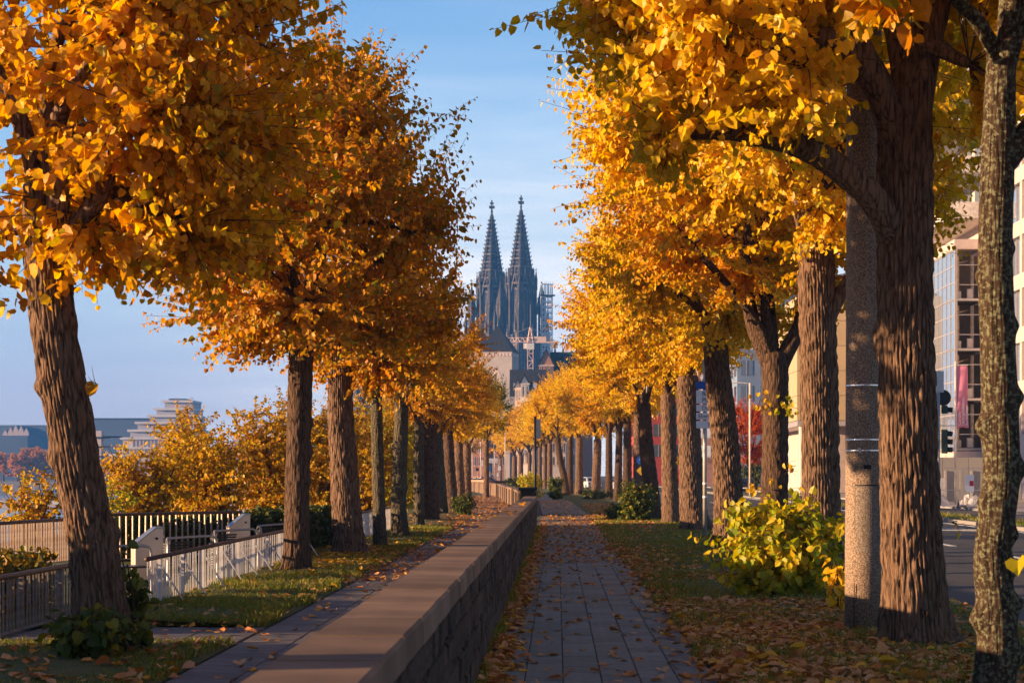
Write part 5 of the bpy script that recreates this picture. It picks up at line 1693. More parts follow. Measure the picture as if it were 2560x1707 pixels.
# ------------------------------------------------------------------ cars
def car(label, x, y, rz, paint, lights=False):
    t = thing('parked_car', label, 'car', (x, y, -.12), rz)
    prof_ = [(-2.1, .32), (-2.12, .62), (-2.02, .86), (-1.75, .92), (-1.30, 1.36), (-1.0, 1.44), (.15, 1.45), (.45, 1.38), (1.05, .95), (1.85, .82), (2.08, .66), (2.12, .34), (1.7, .24), (-1.7, .24)]
    MB().prism(prof_, 'x', -.84, .84).build('body', paint, t, bevel=.09)
    gl = [(-1.62, .95), (-1.24, 1.33), (-.98, 1.385), (.12, 1.39), (.40, 1.33), (.92, .95)]
    for s in (-1, 1):
        MB().prism(gl, 'x', s * .835, s * .85).build('side_window', M['glass_dark'], t)
    MB().add([(-.68, -1.74, .96), (.68, -1.74, .96), (.60, -1.30, 1.33), (-.60, -1.30, 1.33)], [(0, 1, 2, 3)]).build('rear_window', M['glass_dark'], t, (0, -.035, .03))
    MB().add([(-.68, 1.02, .99), (.68, 1.02, .99), (.60, .47, 1.37), (-.60, .47, 1.37)], [(3, 2, 1, 0)]).build('windscreen', M['glass_dark'], t, (0, .035, .035))
    for s in (-1, 1):
        for yy in (-1.32, 1.32):
            w = MB().lathe((0, 0, -.1), [(.31, 0), (.31, .2)], 18).build('wheel', M['black'], t, (s * .78, yy, .31), (0, rad(90), 0))
            MB().lathe((0, 0, -.105 if s < 0 else .1), [(.18, 0), (.18, .006)], 14).build('rim', M['steel_dark'], w)
        MB().box((s * .62, -2.09, .74), (.28, .08, .16)).build('tail_light', M['lit_red'] if lights else M['sign_red'], t)
        MB().box((s * .6, 2.04, .66), (.32, .1, .13)).build('headlight', M['sign_white'], t)
    MB().box((0, -2.13, .52), (.5, .02, .11)).build('number_plate', M['sign_white'], t)
    return t
M['paint_blue'] = mat('pale_blue_paint', (.36, .42, .52), rough=.25, spec=.6)
M['paint_white'] = mat('white_paint', (.7, .72, .75), rough=.25, spec=.6)
M['paint_black'] = mat('black_paint', (.02, .018, .02), rough=.25, spec=.6)
car('pale bluish car parked beyond the road side lindens', 6.9, 205, .5, M['paint_blue'])
car('white car farther off, half hidden by leaning linden trunks', 3.9, 232, .2, M['paint_white'])
car('black car seen from behind with a red tail light on', 17.0, 182, 0, M['paint_black'], True)

# ------------------------------------------------------------------ cathedral with two openwork spires
M['cath'] = mat('weathered_cathedral_stone', (.062, .056, .056), (.03, .03, .033), scale=.25, rough=.9, bump=.6, bscale=1.5)
M['cath_pale'] = mat('cleaned_cathedral_stone', (.16, .13, .12), (.075, .065, .062), scale=.3, rough=.9, bump=.5, bscale=1.5)
M['cath_glass'] = mat('dark_cathedral_window', (.018, .020, .026), rough=.3)
cath = thing('cathedral', 'great dark gothic cathedral with two openwork spires closing the view', 'cathedral', (-20.9, 1150, 0), rad(41.3))

def arch_poly(w, h, n=6):
    """pointed arch outline (x, z), springing at h - w*0.9"""
    s = h - w * .9
    L = [(-w / 2, 0), (-w / 2, s)]
    for i in range(1, n + 1):
        a = i / n
        L.append((-w / 2 + w / 2 * a ** 1.5 * 1.0, s + w * .9 * math.sin(a * pi / 2) ** .9))
    R = [(-x, z) for x, z in reversed(L[:-1])]
    return L + R

def pinnacle(x, y, z, w, h, m, parent=cath):
    mb = MB()
    mb.box((x, y, z + h * .22), (w, w, h * .44))
    q = w * .5
    b = len(mb.v)
    zt = z + h * .44
    mb.add([(x - q * 1.25, y - q * 1.25, zt), (x + q * 1.25, y - q * 1.25, zt), (x + q * 1.25, y + q * 1.25, zt), (x - q * 1.25, y + q * 1.25, zt), (x, y, z + h)],
           [(0, 1, 4), (1, 2, 4), (2, 3, 4), (3, 0, 4), (3, 2, 1, 0)])
    for k in range(1, 4):
        f = k / 4.2
        zz = zt + (h * .56) * f
        r_ = q * 1.25 * (1 - f) + .22
        mb.box((x, y, zz), (2 * r_, .3, .35)).box((x, y, zz), (.3, 2 * r_, .35))
    mb.box((x, y, z + h - .2), (.9, .3, .4)).box((x, y, z + h + .2), (.25, .25, 1.0))
    return mb.build('pinnacle', m, parent)

def cath_tower(ox, oy, hs):
    def P(dx, dy): return (ox + dx, oy + dy)
    stages = [(6, 50, 10.4), (50, 78, 9.6)]
    for z0, z1, hw in stages:
        MB().box((ox, oy, (z0 + z1) / 2), (2 * hw, 2 * hw, z1 - z0)).build('tower_stage', M['cath'], cath)
        MB().box((ox, oy, z1), (2 * hw + 1.2, 2 * hw + 1.2, 1.0)).build('cornice', M['cath_pale'], cath)
        # paired pointed windows, recessed between shafts
        for face in range(4):
            rot = face * pi / 2
            for sx in (-1, 1):
                hgt = (z1 - z0) * .80
                w = hw * .58
                g = MB().prism(arch_poly(w, hgt), 'y', -hw - .25, -hw + .3)
                g.build('window', M['cath_glass'], cath, (ox, oy, z0 + 2.5), (0, 0, rot)) if False else None
                base = put('window', MB().prism([(x + sx * hw * .46, z) for x, z in arch_poly(w * .8, hgt)], 'y', -hw - .15, -hw + .3).mesh('window', M['cath_glass']), cath, (ox, oy, z0 + 2.5), (0, 0, rot))
                fr = MB()
                A = arch_poly(w * 1.02, hgt + .9); B_ = arch_poly(w * .8, hgt)
                n = len(A)
                fr.add([(x + sx * hw * .46, -hw - .75, z) for x, z in A] + [(x + sx * hw * .46, -hw - .75, z) for x, z in B_], [(i, i + 1, n + i + 1, n + i) for i in range(n - 1)])
                fr.add([(x + sx * hw * .46, -hw - .75, z) for x, z in B_] + [(x + sx * hw * .46, -hw + .1, z) for x, z in B_], [(i, i + 1, n + i + 1, n + i) for i in range(n - 1)])
                fr.add([(x + sx * hw * .46, -hw - .75, z) for x, z in A] + [(x + sx * hw * .46, -hw + .1, z) for x, z in A], [(n + i, n + i + 1, i + 1, i) for i in range(n - 1)])
                fr.box((sx * hw * .46, -hw - .4, hgt * .36), (.35, .5, hgt * .72))
                for q in (.3, .55):
                    fr.box((sx * hw * .46, -hw - .35, hgt * q), (w * .8, .3, .4))
                put('window_frame', fr.mesh('window_frame', M['cath_pale']), base)
                # steep gable over each window
                gz = hgt
                gb = MB()
                for a, b_ in (((-w * .66, gz - w * .35), (0, gz + w * 1.25)), ((w * .66, gz - w * .35), (0, gz + w * 1.25))):
                    gb.bar((a[0] + sx * hw * .46, -hw - .8, a[1]), (b_[0] + sx * hw * .46, -hw - .8, b_[1]), .55, .5)
                put('gable', gb.mesh('gable', M['cath_pale']), cath, (ox, oy, z0 + 2.5), (0, 0, rot))
            # slim shafts
            for sx in (-.92, 0, .92):
                put('shaft', MB().box((sx * hw, -hw - .5, (z1 - z0) / 2), (.8, .9, z1 - z0)).mesh('shaft', M['cath_pale']), cath, (ox, oy, z0), (0, 0, rot))
                if sx == 0:
                    pinnacle(ox + (hw + .6) * sin(rot), oy - (hw + .6) * cos(rot), z1 - 2, 1.3, 11, M['cath_pale'])
    # stepped corner buttresses
    for sx in (-1, 1):
        for sy in (-1, 1):
            for (z0, z1, c, w) in ((6, 38, 12.0, 5.0), (38, 62, 11.2, 4.2), (62, 84, 10.2, 3.4)):
                MB().box((ox + sx * c, oy + sy * c, (z0 + z1) / 2), (w, w, z1 - z0)).build('buttress', M['cath'], cath)
                for (dx, dy) in ((1, 0), (0, 1)):
                    MB().box((ox + sx * (c + dx * w * .5), oy + sy * (c + dy * w * .5), (z0 + z1) / 2 - 1), (.7 + dy * 1.0, .7 + dx * 1.0, z1 - z0 - 2)).build('shaft', M['cath_pale'], cath)
                pinnacle(ox + sx * (c + .6), oy + sy * (c + .6), z1 - 1, w * .42, 12 if z1 < 80 else 15, M['cath'])
                pinnacle(ox + sx * (c + .6), oy + sy * (c - w * .8), z1 - 1, 1.1, 9, M['cath_pale'])
                pinnacle(ox + sx * (c - w * .8), oy + sy * (c + .6), z1 - 1, 1.1, 9, M['cath_pale'])
            # turrets standing free beside the octagon
            MB().lathe((ox + sx * 8.4, oy + sy * 8.4, 78), [(2.1, 0), (2.1, 22), (2.4, 22.4), (2.3, 23.5), (1.3, 29), (.2, 35)], 8).build('corner_turret', M['cath'], cath)
            for k in range(4):
                a = k * pi / 2 + pi / 4
                pinnacle(ox + sx * 8.4 + 2.2 * cos(a), oy + sy * 8.4 + 2.2 * sin(a), 94, .7, 9, M['cath_pale'])
    # octagon with tall open lancets
    R8 = 8.3
    MB().lathe((ox, oy, 78), [(R8 - 1.3, 0), (R8 - 1.3, 34)], 8).build('octagon', M['cath'], cath, rot=None)
    for k in range(8):
        a = k * pi / 4
        MB().bar((ox + R8 * cos(a), oy + R8 * sin(a), 78), (ox + R8 * cos(a), oy + R8 * sin(a), 112), 1.3).build('octagon_pier', M['cath'], cath)
        pinnacle(ox + (R8 + .4) * cos(a), oy + (R8 + .4) * sin(a), 108, 1.1, 12, M['cath'])
        am = a + pi / 8
        ap = R8 * cos(pi / 8)
        w = put('window', MB().prism(arch_poly(3.0, 27), 'y', -ap + .75, -ap + 1.5).mesh('window', M['cath_glass']), cath, (ox, oy, 81), (0, 0, am + pi / 2))
        fr = MB()
        A, B_ = arch_poly(4.0, 28.2), arch_poly(3.0, 27)
        n = len(A)
        fr.add([(x, -ap + .55, z) for x, z in A] + [(x, -ap + .55, z) for x, z in B_], [(i, i + 1, n + i + 1, n + i) for i in range(n - 1)])
        fr.box((0, -ap + .6, 10), (.3, .4, 20)).box((0, -ap + .6, 12), (3, .3, .4))
        put('window_frame', fr.mesh('window_frame', M['cath_pale']), w)
        gb = MB()
        for s in (-1, 1):
            gb.bar((s * 2.6, -ap - .1, 25), (0, -ap - .3, 36.5), .5)
        gb.box((0, -ap - .2, 38), (.4, .4, 3)).box((0, -ap - .2, 38.2), (1.2, .3, .4))
        put('gable', gb.mesh('gable', M['cath_pale']), cath, (ox, oy, 81), (0, 0, am + pi / 2))
    MB().lathe((ox, oy, 111), [(R8 + .3, 0), (R8 + .3, 1.2)], 8).build('parapet', M['cath_pale'], cath)
    # openwork spire: eight ribs, rings, pierced panels between them
    zb, zt = 112.0, hs - 9
    rb, rt = 7.5, .55
    rad_at = lambda z: rb + (rt - rb) * (z - zb) / (zt - zb)
    for k in range(8):
        a = k * pi / 4
        rib = MB().bar((ox + rb * cos(a), oy + rb * sin(a), zb), (ox + rt * cos(a), oy + rt * sin(a), zt), .75, .75).build('rib', M['cath'], cath)
        cr = MB()
        for i in range(17):
            z = zb + 1.4 + (zt - zb - 2.5) * i / 17
            r_ = rad_at(z) + .55
            cr.box((ox + r_ * cos(a), oy + r_ * sin(a), z), (1.05, .55, .45), rot=a).box((ox + (r_ + .45) * cos(a), oy + (r_ + .45) * sin(a), z + .35), (.45, .5, .5), rot=a)
        put('crockets', cr.mesh('crockets', M['cath']), rib)
    nb = 9
    for i in range(nb):
        z0 = zb + (zt - zb) * i / nb; z1 = zb + (zt - zb) * (i + 1) / nb
        ring = MB()
        for k in range(8):
            a, b_ = k * pi / 4, (k + 1) * pi / 4
            r0 = rad_at(z0)
            ring.bar((ox + r0 * cos(a), oy + r0 * sin(a), z0), (ox + r0 * cos(b_), oy + r0 * sin(b_), z0), .55, .7)
        ring.build('ring', M['cath_pale'], cath)
        tr = MB()
        for k in range(8):
            a, b_ = k * pi / 4, (k + 1) * pi / 4
            p = [Vector((ox + rad_at(z) * .97 * cos(t), oy + rad_at(z) * .97 * sin(t), z)) for z, t in ((z0, a), (z0, b_), (z1, b_), (z1, a))]
            c = sum(p, Vector()) / 4
            hole = .40 if i < 5 else .26
            mids = [(p[j] + p[(j + 1) % 4]) / 2 for j in range(4)]
            # two pierced openings per panel, the web between them solid
            for fz in (.27, .73):
                cc = p[0].lerp(p[3], fz).lerp(p[1].lerp(p[2], fz), .5)
                lo0, lo1 = (p[0], p[1]) if fz < .5 else (mids[3], mids[1])
                hi0, hi1 = (mids[3], mids[1]) if fz < .5 else (p[3], p[2])
                q = [lo0, lo1, hi1, hi0]
                inn = [cc + (x - cc) * hole for x in [(lo0 + lo1) / 2, (lo1 + hi1) / 2, (hi1 + hi0) / 2, (hi0 + lo0) / 2]]
                tr.add(q + inn, [(0, 1, 4), (1, 5, 4), (1, 2, 5), (2, 6, 5), (2, 3, 6), (3, 7, 6), (3, 0, 7), (0, 4, 7)])
        tr.build('tracery', M['cath'], cath)
    f = MB()
    f.lathe((ox, oy, zt - .5), [(.6, 0), (.55, 2.5), (.9, 2.8), (.45, 3.2), (.4, 9.0), (.1, 9.5)], 8)
    f.box((ox, oy, zt + 4.3), (3.2, .9, .9)).box((ox, oy, zt + 4.3), (.9, 3.2, .9)).box((ox, oy, zt + 6.6), (2.0, .7, .7)).box((ox, oy, zt + 6.6), (.7, 2.0, .7))
    for sx, sy in ((1, 0), (-1, 0), (0, 1), (0, -1)):
        f.box((ox + sx * 1.5, oy + sy * 1.5, zt + 4.7), (.8, .8, 1.3)).box((ox + sx * .95, oy + sy * .95, zt + 6.9), (.5, .5, 1.0))
    f.build('finial', M['cath'], cath)
cath_tower(0, 0, 163.0)
cath_tower(0, 26.6, 163.0)
# gable wall between the towers, nave and choir running off to the left
MB().box((2, 13.3, 30), (14, 12, 48)).build('west_gable', M['cath'], cath)
for sy in (9.5, 13.3, 17.1):
    pinnacle(-4, sy, 54 + (8 if sy == 13.3 else 0), 1.5, 20, M['cath_pale'])
MB().box((-60, 13.3, 27), (104, 15, 42)).build('nave', M['cath'], cath)
MB().prism([(5.3, 48), (21.3, 48), (13.3, 66)], 'x', -110, -10).build('nave_roof', M['slate'], cath)
MB().box((-62, 13.3, 27), (22, 86, 40)).build('transept', M['cath'], cath)
for i in range(10):
    for sy in (-4, 30.6):
        MB().box((-16 - i * 9.5, sy, 24), (2.2, 3.4, 38)).build('buttress', M['cath'], cath)
        pinnacle(-16 - i * 9.5, sy, 42, 1.8, 17, M['cath_pale'])
        MB().bar((-16 - i * 9.5, sy, 42), (-16 - i * 9.5, 13.3 + (-7 if sy < 0 else 7), 50), .9).build('flying_buttress', M['cath'], cath)

# hanging scaffold at the right corner of the nearer tower
M['scaf'] = mat('scaffold_sheet', (.66, .68, .70), (.5, .52, .55), scale=1, rough=.6)
sx0, sy0 = -20.9 + 15.2, 1141.0
sc = thing('scaffold', 'pale hanging scaffold clinging to the right flank of the cathedral tower', 'scaffold', (sx0, sy0, 0), rad(15))
for i in range(4):
    for j in range(2):
        MB().bar((-3.0 + i * 2.0, j * 3, 66), (-3.0 + i * 2.0, j * 3, 111), .42).build('upright', M['scaf'], sc)
for k in range(13):
    z = 66 + k * 3.1
    MB().span(-3.2, 3.2, 1.2, 3.1, z, z + .7).build('deck', M['scaf'], sc)
    MB().span(-3.2, 3.2, -.05, .05, z + 1.0, z + 1.4).build('guard_rail', M['scaf'], sc)
    MB().bar((-3 + (k % 3) * 2, 0, z), (-1 + (k % 3) * 2, 0, z + 3), .14).build('cross_brace', M['scaf'], sc)
MB().span(-3.8, 4.6, -.6, 3.6, 104.0, 104.7).build('top_deck', M['cath'], sc)
for k in range(6):
    MB().bar((-3 + k * 1.2, 0, 105), (-2.4 + k * 1.2, 1.5, 112.5), .16).build('roof_strut', M['scaf'], sc)
MB().span(-3.4, 3.6, -.2, 2.5, 110.6, 110.9).build('roof_edge', M['scaf'], sc)

# ------------------------------------------------------------------ church with pyramid roofs, tower crane, gabled houses
M['tuff'] = mat('pale_church_wall', (.42, .37, .35), (.36, .32, .30), scale=.5, rough=.9, bump=.2)
M['slate_blue'] = mat('church_slate', (.02, .026, .04), (.015, .02, .03), scale=.9, rough=.75)
def church_tower(label, px, Y, w, z_e, z_p, rz):
    t = thing('church_tower', label, 'church', ((px - 1280) / 4573 * Y, Y, 0), rz)
    MB().box((0, 0, z_e / 2), (w, w, z_e)).build('wall', M['tuff'], t)
    q = w / 2 + .35
    MB().add([(-q, -q, z_e), (q, -q, z_e), (q, q, z_e), (-q, q, z_e), (0, 0, z_p)], [(0, 1, 4), (1, 2, 4), (2, 3, 4), (3, 0, 4), (3, 2, 1, 0)]).build('roof', M['slate_blue'], t)
    MB().tube([(0, 0, z_p - .2), (0, 0, z_p + 2.2)], .12, 6).box((0, 0, z_p + 1.6), (1.1, .15, .15)).build('cross', M['tl_green'], t)
    fz = MB()
    for i in range(10):
        for face in range(4):
            a = face * pi / 2
            x = -w / 2 + w * (i + .5) / 10
            fz.box((x * cos(a) + (w / 2 + .06) * sin(a), x * sin(a) - (w / 2 + .06) * cos(a), z_e - 1.0), (w / 14, .16, .9), rot=a)
    fz.build('arched_frieze', M['facade'], t)
    for face in range(4):
        a = face * pi / 2
        wn_ = put('window', MB().prism(arch_poly(w * .42, w * .55), 'y', -w / 2 - .05, -w / 2 + .3).mesh('window', M['facade']), t, (0, 0, z_e - w * 1.05), (0, 0, a))
        put('column', MB().tube([(0, -w / 2 - .1, 0), (0, -w / 2 - .1, w * .4)], .18, 8).mesh('column', M['facade']), wn_)
    return t
church_tower('pale church tower with a dark pyramid roof in front of the cathedral', 1144, 600, 10.4, 38.4, 46.6, rad(-9))
church_tower('second dark pyramid roof half hidden behind the pale church tower', 1107, 640, 8.6, 41.0, 48.2, rad(-9))
nv_ = thing('church_nave', 'grey blue nave roof beside the pale church tower', 'church', ((1205 - 1280) / 4573 * 640, 640, 0))
MB().box((0, 0, 14), (12, 30, 28)).build('wall', M['tuff'], nv_)
MB().prism([(-6.4, 28), (6.4, 28), (0, 34.5)], 'y', -15, 15).build('roof', M['slate_blue'], nv_)

def crane(label, px, Y, z_j, jl, jr, apex, rz, m, base_z=0, w=1.9):
    t = thing('tower_crane', label, 'crane', ((px - 1280) / 4573 * Y, Y, base_z), rz)
    mast = MB()
    n = int((z_j - 0) / 2.6)
    for sx in (-1, 1):
        for sy in (-1, 1):
            mast.bar((sx * w / 2, sy * w / 2, 0), (sx * w / 2, sy * w / 2, z_j), .26)
    for i in range(n):
        z = i * 2.6
        s = 1 if i % 2 else -1
        for q in (-1, 1):
            mast.bar((-s * w / 2, q * w / 2, z), (s * w / 2, q * w / 2, z + 2.6), .16)
            mast.bar((q * w / 2, -s * w / 2, z), (q * w / 2, s * w / 2, z + 2.6), .16)
            mast.bar((-w / 2, q * w / 2, z), (w / 2, q * w / 2, z), .16)
    mast.build('mast', m, t)
    MB().box((0, 0, z_j - 1.6), (2.7, 2.7, 2.2)).build('slewing_ring', M['balcony'], t)
    top = MB()
    for sx in (-1, 1):
        for sy in (-1, 1):
            top.bar((sx * 1.0, sy * .9, z_j), (sx * .12, sy * .1, apex), .24)
    for k in range(4):
        f = k / 4
        a = 1.0 * (1 - f); z = z_j + (apex - z_j) * f
        top.bar((-a, -a, z), (a, -a, z + 1.2), .14).bar((-a, -a, z), (a, -a, z), .14)
    top.bar((0, 0, apex - .5), (0, 0, apex + 8), .12)
    top.build('tower_head', m, t)
    jib = MB()
    L = -jl
    for yz in ((-.7, 0), (.7, 0), (0, 1.5)):
        jib.bar((1, yz[0], z_j + yz[1]), (jl, yz[0], z_j + yz[1]), .22)
    k, s = 0.0, 1
    while k > jl + 1.8:
        for q in (-.7, .7):
            jib.bar((k, q, z_j), (k - .9, 0, z_j + 1.5), .13).bar((k - .9, 0, z_j + 1.5), (k - 1.8, q, z_j), .13)
        k -= 1.8
    jib.build('jib', m, t)
    MB().bar((jl * .82, 0, z_j + 1.5), (0, 0, apex), .12).bar((jr * .9, 0, z_j), (0, 0, apex), .12).build('tie_bar', M['post_grey'], t)
    MB().span(.8, jr, -.9, .9, z_j - .35, z_j + .15).span(1.2, jr * .55, -.7, .7, z_j + .15, z_j + 1.9).build('counter_jib', m, t)
    MB().span(jr * .72, jr * .92, -.8, .8, z_j - 2.2, z_j - .3).build('counterweight', M['tuff'], t)
    MB().box((-1.7, 0, z_j - 1.4), (1.4, 1.3, 1.9)).build('cab', M['balcony'], t)
    MB().bar((jl * .5, 0, z_j - .2), (jl * .5, 0, z_j - 2.5), .3).build('trolley', m, t)
    return t
M['crane_paint'] = mat('cream_crane_paint', (.72, .52, .42), (.64, .45, .36), scale=3, rough=.5)
crane('cream tower crane with level jib in front of the cathedral', 1218, 700, 48.2, -11.5, 10.2, 53.4, 0, M['crane_paint'])

def gable_house(name, label, px0, px1, py_eave, py_top, Y, depth, wall_m, roof_m, floors, cols, rz=0, windows=True, side=True):
    x0, x1 = (px0 - 1280) / 4573 * Y, (px1 - 1280) / 4573 * Y
    ze, zt = H + (1090 - py_eave) / 4573 * Y, H + (1090 - py_top) / 4573 * Y
    w = x1 - x0
    t = thing(name, label, 'house', ((x0 + x1) / 2, Y, 0), rz)
    MB().prism([(-w / 2, -.2), (w / 2, -.2), (w / 2, ze), (0, zt), (-w / 2, ze)], 'y', 0, depth).build('wall', wall_m, t)
    for s in (-1, 1):
        MB().add([(s * (w / 2 + .3), -.3, ze - .2), (0, -.3, zt + .15), (0, depth, zt + .15), (s * (w / 2 + .3), depth, ze - .2), (s * (w / 2 + .3), -.3, ze + .05), (0, -.3, zt + .42), (0, depth, zt + .42), (s * (w / 2 + .3), depth, ze + .05)],
                 [(0, 1, 2, 3), (7, 6, 5, 4), (0, 4, 5, 1), (3, 2, 6, 7), (0, 3, 7, 4), (1, 5, 6, 2)]).build('roof', roof_m, t)
    MB().span(-w / 2 - .2, w / 2 + .2, -.22, -.005, ze - .35, ze).build('cornice', M['plaster'], t)
    fh = (ze - 3.2) / floors
    for k in range(floors):
        for i in range(cols):
            cx_ = -w / 2 + w * (i + .5) / cols
            ww = w / cols * .5
            z = 3.2 + k * fh + fh * .2
            wd = MB().span(cx_ - ww / 2, cx_ + ww / 2, -.03, .05, z, z + fh * .62).build('window', M['glass_dark'], t)
            MB().span(cx_ - ww / 2 - .12, cx_ + ww / 2 + .12, -.14, -.032, z - .18, z - .02).span(cx_ - .05, cx_ + .05, -.06, -.032, z, z + fh * .62).build('sill', M['plaster'], wd)
    return t
g = gable_house('gabled_house', 'tall pink gabled house with a dark green roof right of the crane', 1238, 1271, 838, 804, 520, 14, M['brick_pink'], M['slate'], 8, 3)
M['verdigris'] = mat('dark_green_roof', (.045, .07, .06), (.035, .055, .05), scale=1, rough=.6)
wg = thing('side_wing', 'dark green pitched roof wing to the right of the pink gable', 'house', ((1292 - 1280) / 4573 * 527, 527, 0))
MB().span(-3, 8, 0, 12, 0, 28).build('wall', M['brick_pink'], wg)
MB().prism([(-.3, 27.8), (12.3, 27.8), (10, 34.2), (2.3, 34.2)], 'x', -3.2, 8.3).build('roof', M['verdigris'], wg)
for k in range(5):
    MB().span(-2.6 + k * 2.1, -1.4 + k * 2.1, -.04, .1, 23.5, 26.3).build('window', M['glass_dark'], wg)
    MB().lathe((-2 + k * 2.2, 2.5, 34.1), [(.3, 0), (.3, .6), (.1, 1.1)], 6).build('roof_vent', M['slate'], wg)
dk = thing('roof_block', 'long dark mansard roof crossing below the crane', 'building', ((1215 - 1280) / 4573 * 470, 470, 0))
MB().span(-4.5, 5, 0, 14, -.2, 20).build('wall', M['tuff'], dk)
MB().prism([(0, 20), (14, 20), (12, 26.5), (2, 26.5)], 'x', -4.6, 5.1).build('roof', M['slate'], dk)
for k in range(4):
    d = MB().span(-3.8 + k * 2.3, -2.6 + k * 2.3, .2, 2.4, 21.2, 23.6).build('dormer', M['slate'], dk)
    MB().span(-3.65 + k * 2.3, -2.75 + k * 2.3, .16, .22, 21.5, 23.2).build('pane', M['glass_sky'], d)
gable_house('town_house', 'white stepped gable house left of the road vista', 1183, 1196, 890, 872, 410, 12, M['plaster'], M['slate'], 5, 2)
gable_house('town_house', 'pink gable house with tall narrow front above the yellow crowns', 1196, 1214, 880, 862, 400, 12, M['balcony'], M['slate'], 5, 2)
gable_house('town_house', 'rosy house front behind the yellow crowns on the vista', 1214, 1232, 905, 890, 395, 12, M['plaster'], M['slate'], 5, 2)
# end of the vista: shopping street fronts behind the cyclist
gable_house('town_house', 'brick house left in the street vista behind the lamp masts', 1086, 1112, 985, 970, 470, 12, M['brick_pink'], M['slate'], 3, 3)
gable_house('town_house', 'grey house in the street vista below the green signal', 1112, 1133, 975, 960, 480, 12, M['tuff'], M['slate'], 3, 2)
gable_house('town_house', 'orange brick house in the street vista right of the road board', 1133, 1158, 1010, 985, 460, 12, M['brick_pink'], M['slate'], 2, 3)
gable_house('town_house', 'rosy plaster house between the paired thick trunks and the post', 1196, 1226, 990, 970, 440, 12, M['brick_pink'], M['slate'], 3, 3)
gable_house('town_house', 'dark roofed house at the far right of the vista', 1240, 1300, 1015, 985, 430, 12, M['plaster'], M['slate'], 2, 5)
gable_house('town_house', 'white fronted house beyond the leaning linden', 1300, 1322, 1000, 985, 440, 12, M['balcony'], M['slate'], 2, 2)

def flat_sign(name, label, px, py, Y, w, h, m, post=True, txt=None, cat='sign'):
    x, z = (px - 1280) / 4573 * Y, H + (1090 - py) / 4573 * Y
    t = thing(name, label, cat, (x, Y, 0))
    MB().box((0, -.06, z), (w, .06, h)).build('board', m, t)
    if post:
        MB().tube([(0, 0, -.1), (0, 0, z + h / 2)], .06, 8).build('post', M['post_grey'], t)
    if txt:
        for i, s in enumerate(txt):
            text_obj('lettering', s, h * .36, t, (-w * .42, -.10, z + h * (.22 - .44 * i)), (rad(90), 0, 0), M['sign_black'])
    return t
fs = flat_sign('road_board', 'white road board with two lines of grey print above the cyclist', 1132.5, 1055, 345, 1.55, .34, M['sign_white'])
MB().box((0, -.06, H + (1090 - 1060.5) / 4573 * 345), (1.55, .06, .32)).build('board', M['sign_white'], fs)
for i in range(2):
    zz = H + (1090 - 1055 - i * -0) / 4573 * 345
for z in (H + 35 / 4573 * 345, H + 29.5 / 4573 * 345):
    MB().span(-.6, -.15, -.095, -.091, z - .05, z + .05).span(-.05, .35, -.095, -.091, z - .05, z + .05).span(.45, .62, -.095, -.091, z - .06, z + .06).build('print', M['dark_bar'], fs)
flat_sign('parking_sign', 'small blue and white sign left above the cyclist', 1125.5, 1076, 340, .42, .95, M['sign_blue'])
flat_sign('small_sign', 'pale blue sign right of the cyclist', 1147, 1075, 380, .6, .8, M['scaf'])
flat_sign('small_sign', 'pale sign low beside the right lamp mast', 1143.5, 1090, 380, .35, .7, M['scaf'])
flat_sign('round_sign', 'dark round sign by the left lamp mast', 1096.5, 1078, 330, .5, .5, M['black'])
flat_sign('shop_sign', 'cream shop sign hanging between the lamp masts', 1107, 1063, 360, .45, 1.0, M['balcony'])
for (px, Y, lab) in [(1191, 182, 'white gate frame behind the green shrub')]:
    t = thing('gate_frame', lab, 'gate', ((px - 1280) / 4573 * Y, Y, 0))
    for x in (0, .28):
        MB().tube([(x, 0, -.1), (x, 0, 1.55)], .05, 8).build('post', M['post_pale'], t)
    MB().tube([(-.05, 0, 1.55), (.33, 0, 1.55)], .05, 8).build('top_bar', M['post_pale'], t)
    MB().box((.14, 0, .8), (.2, .02, 1.1)).build('panel', M['scaf'], t)
M['orange_paint'] = mat('orange_red_paint', (.6, .14, .05), rough=.4)
car('red car at the left end of the street vista', (1099 - 1280) / 4573 * 300, 300, .9, M['orange_paint'])
car('dark car behind the lamp masts in the street vista', (1112 - 1280) / 4573 * 320, 320, 1.3, M['paint_black'])

# ------------------------------------------------------------------ cyclist riding towards the camera
M['jacket'] = mat('blue_jacket', (.02, .07, .28), (.015, .05, .22), scale=9, rough=.7)
M['skin'] = mat('skin', (.55, .33, .24), rough=.6)
M['jeans'] = mat('dark_trousers', (.03, .035, .05), rough=.8)
M['hair'] = mat('dark_hair', (.03, .02, .015), rough=.6)
cx0, cy0 = (1129.5 - 1280) / 4573 * 335, 335
per = thing('person', 'person in a blue jacket leaning over the handlebar of a bicycle', 'person', (cx0, cy0, 0))
def skin_body(name, joints, edges, radii, m, parent):
    me = bpy.data.meshes.new(name)
    me.from_pydata(joints, edges, [])
    me.materials.append(m)
    o = put(name, me, parent)
    sk = o.modifiers.new('skin', 'SKIN')
    lay = me.skin_vertices[0] if me.skin_vertices else None
    if lay is None:
        return o
    for i, r_ in enumerate(radii):
        lay.data[i].radius = (r_, r_)
    lay.data[0].use_root = True
    o.modifiers.new('smooth', 'SUBSURF').levels = 1
    return o
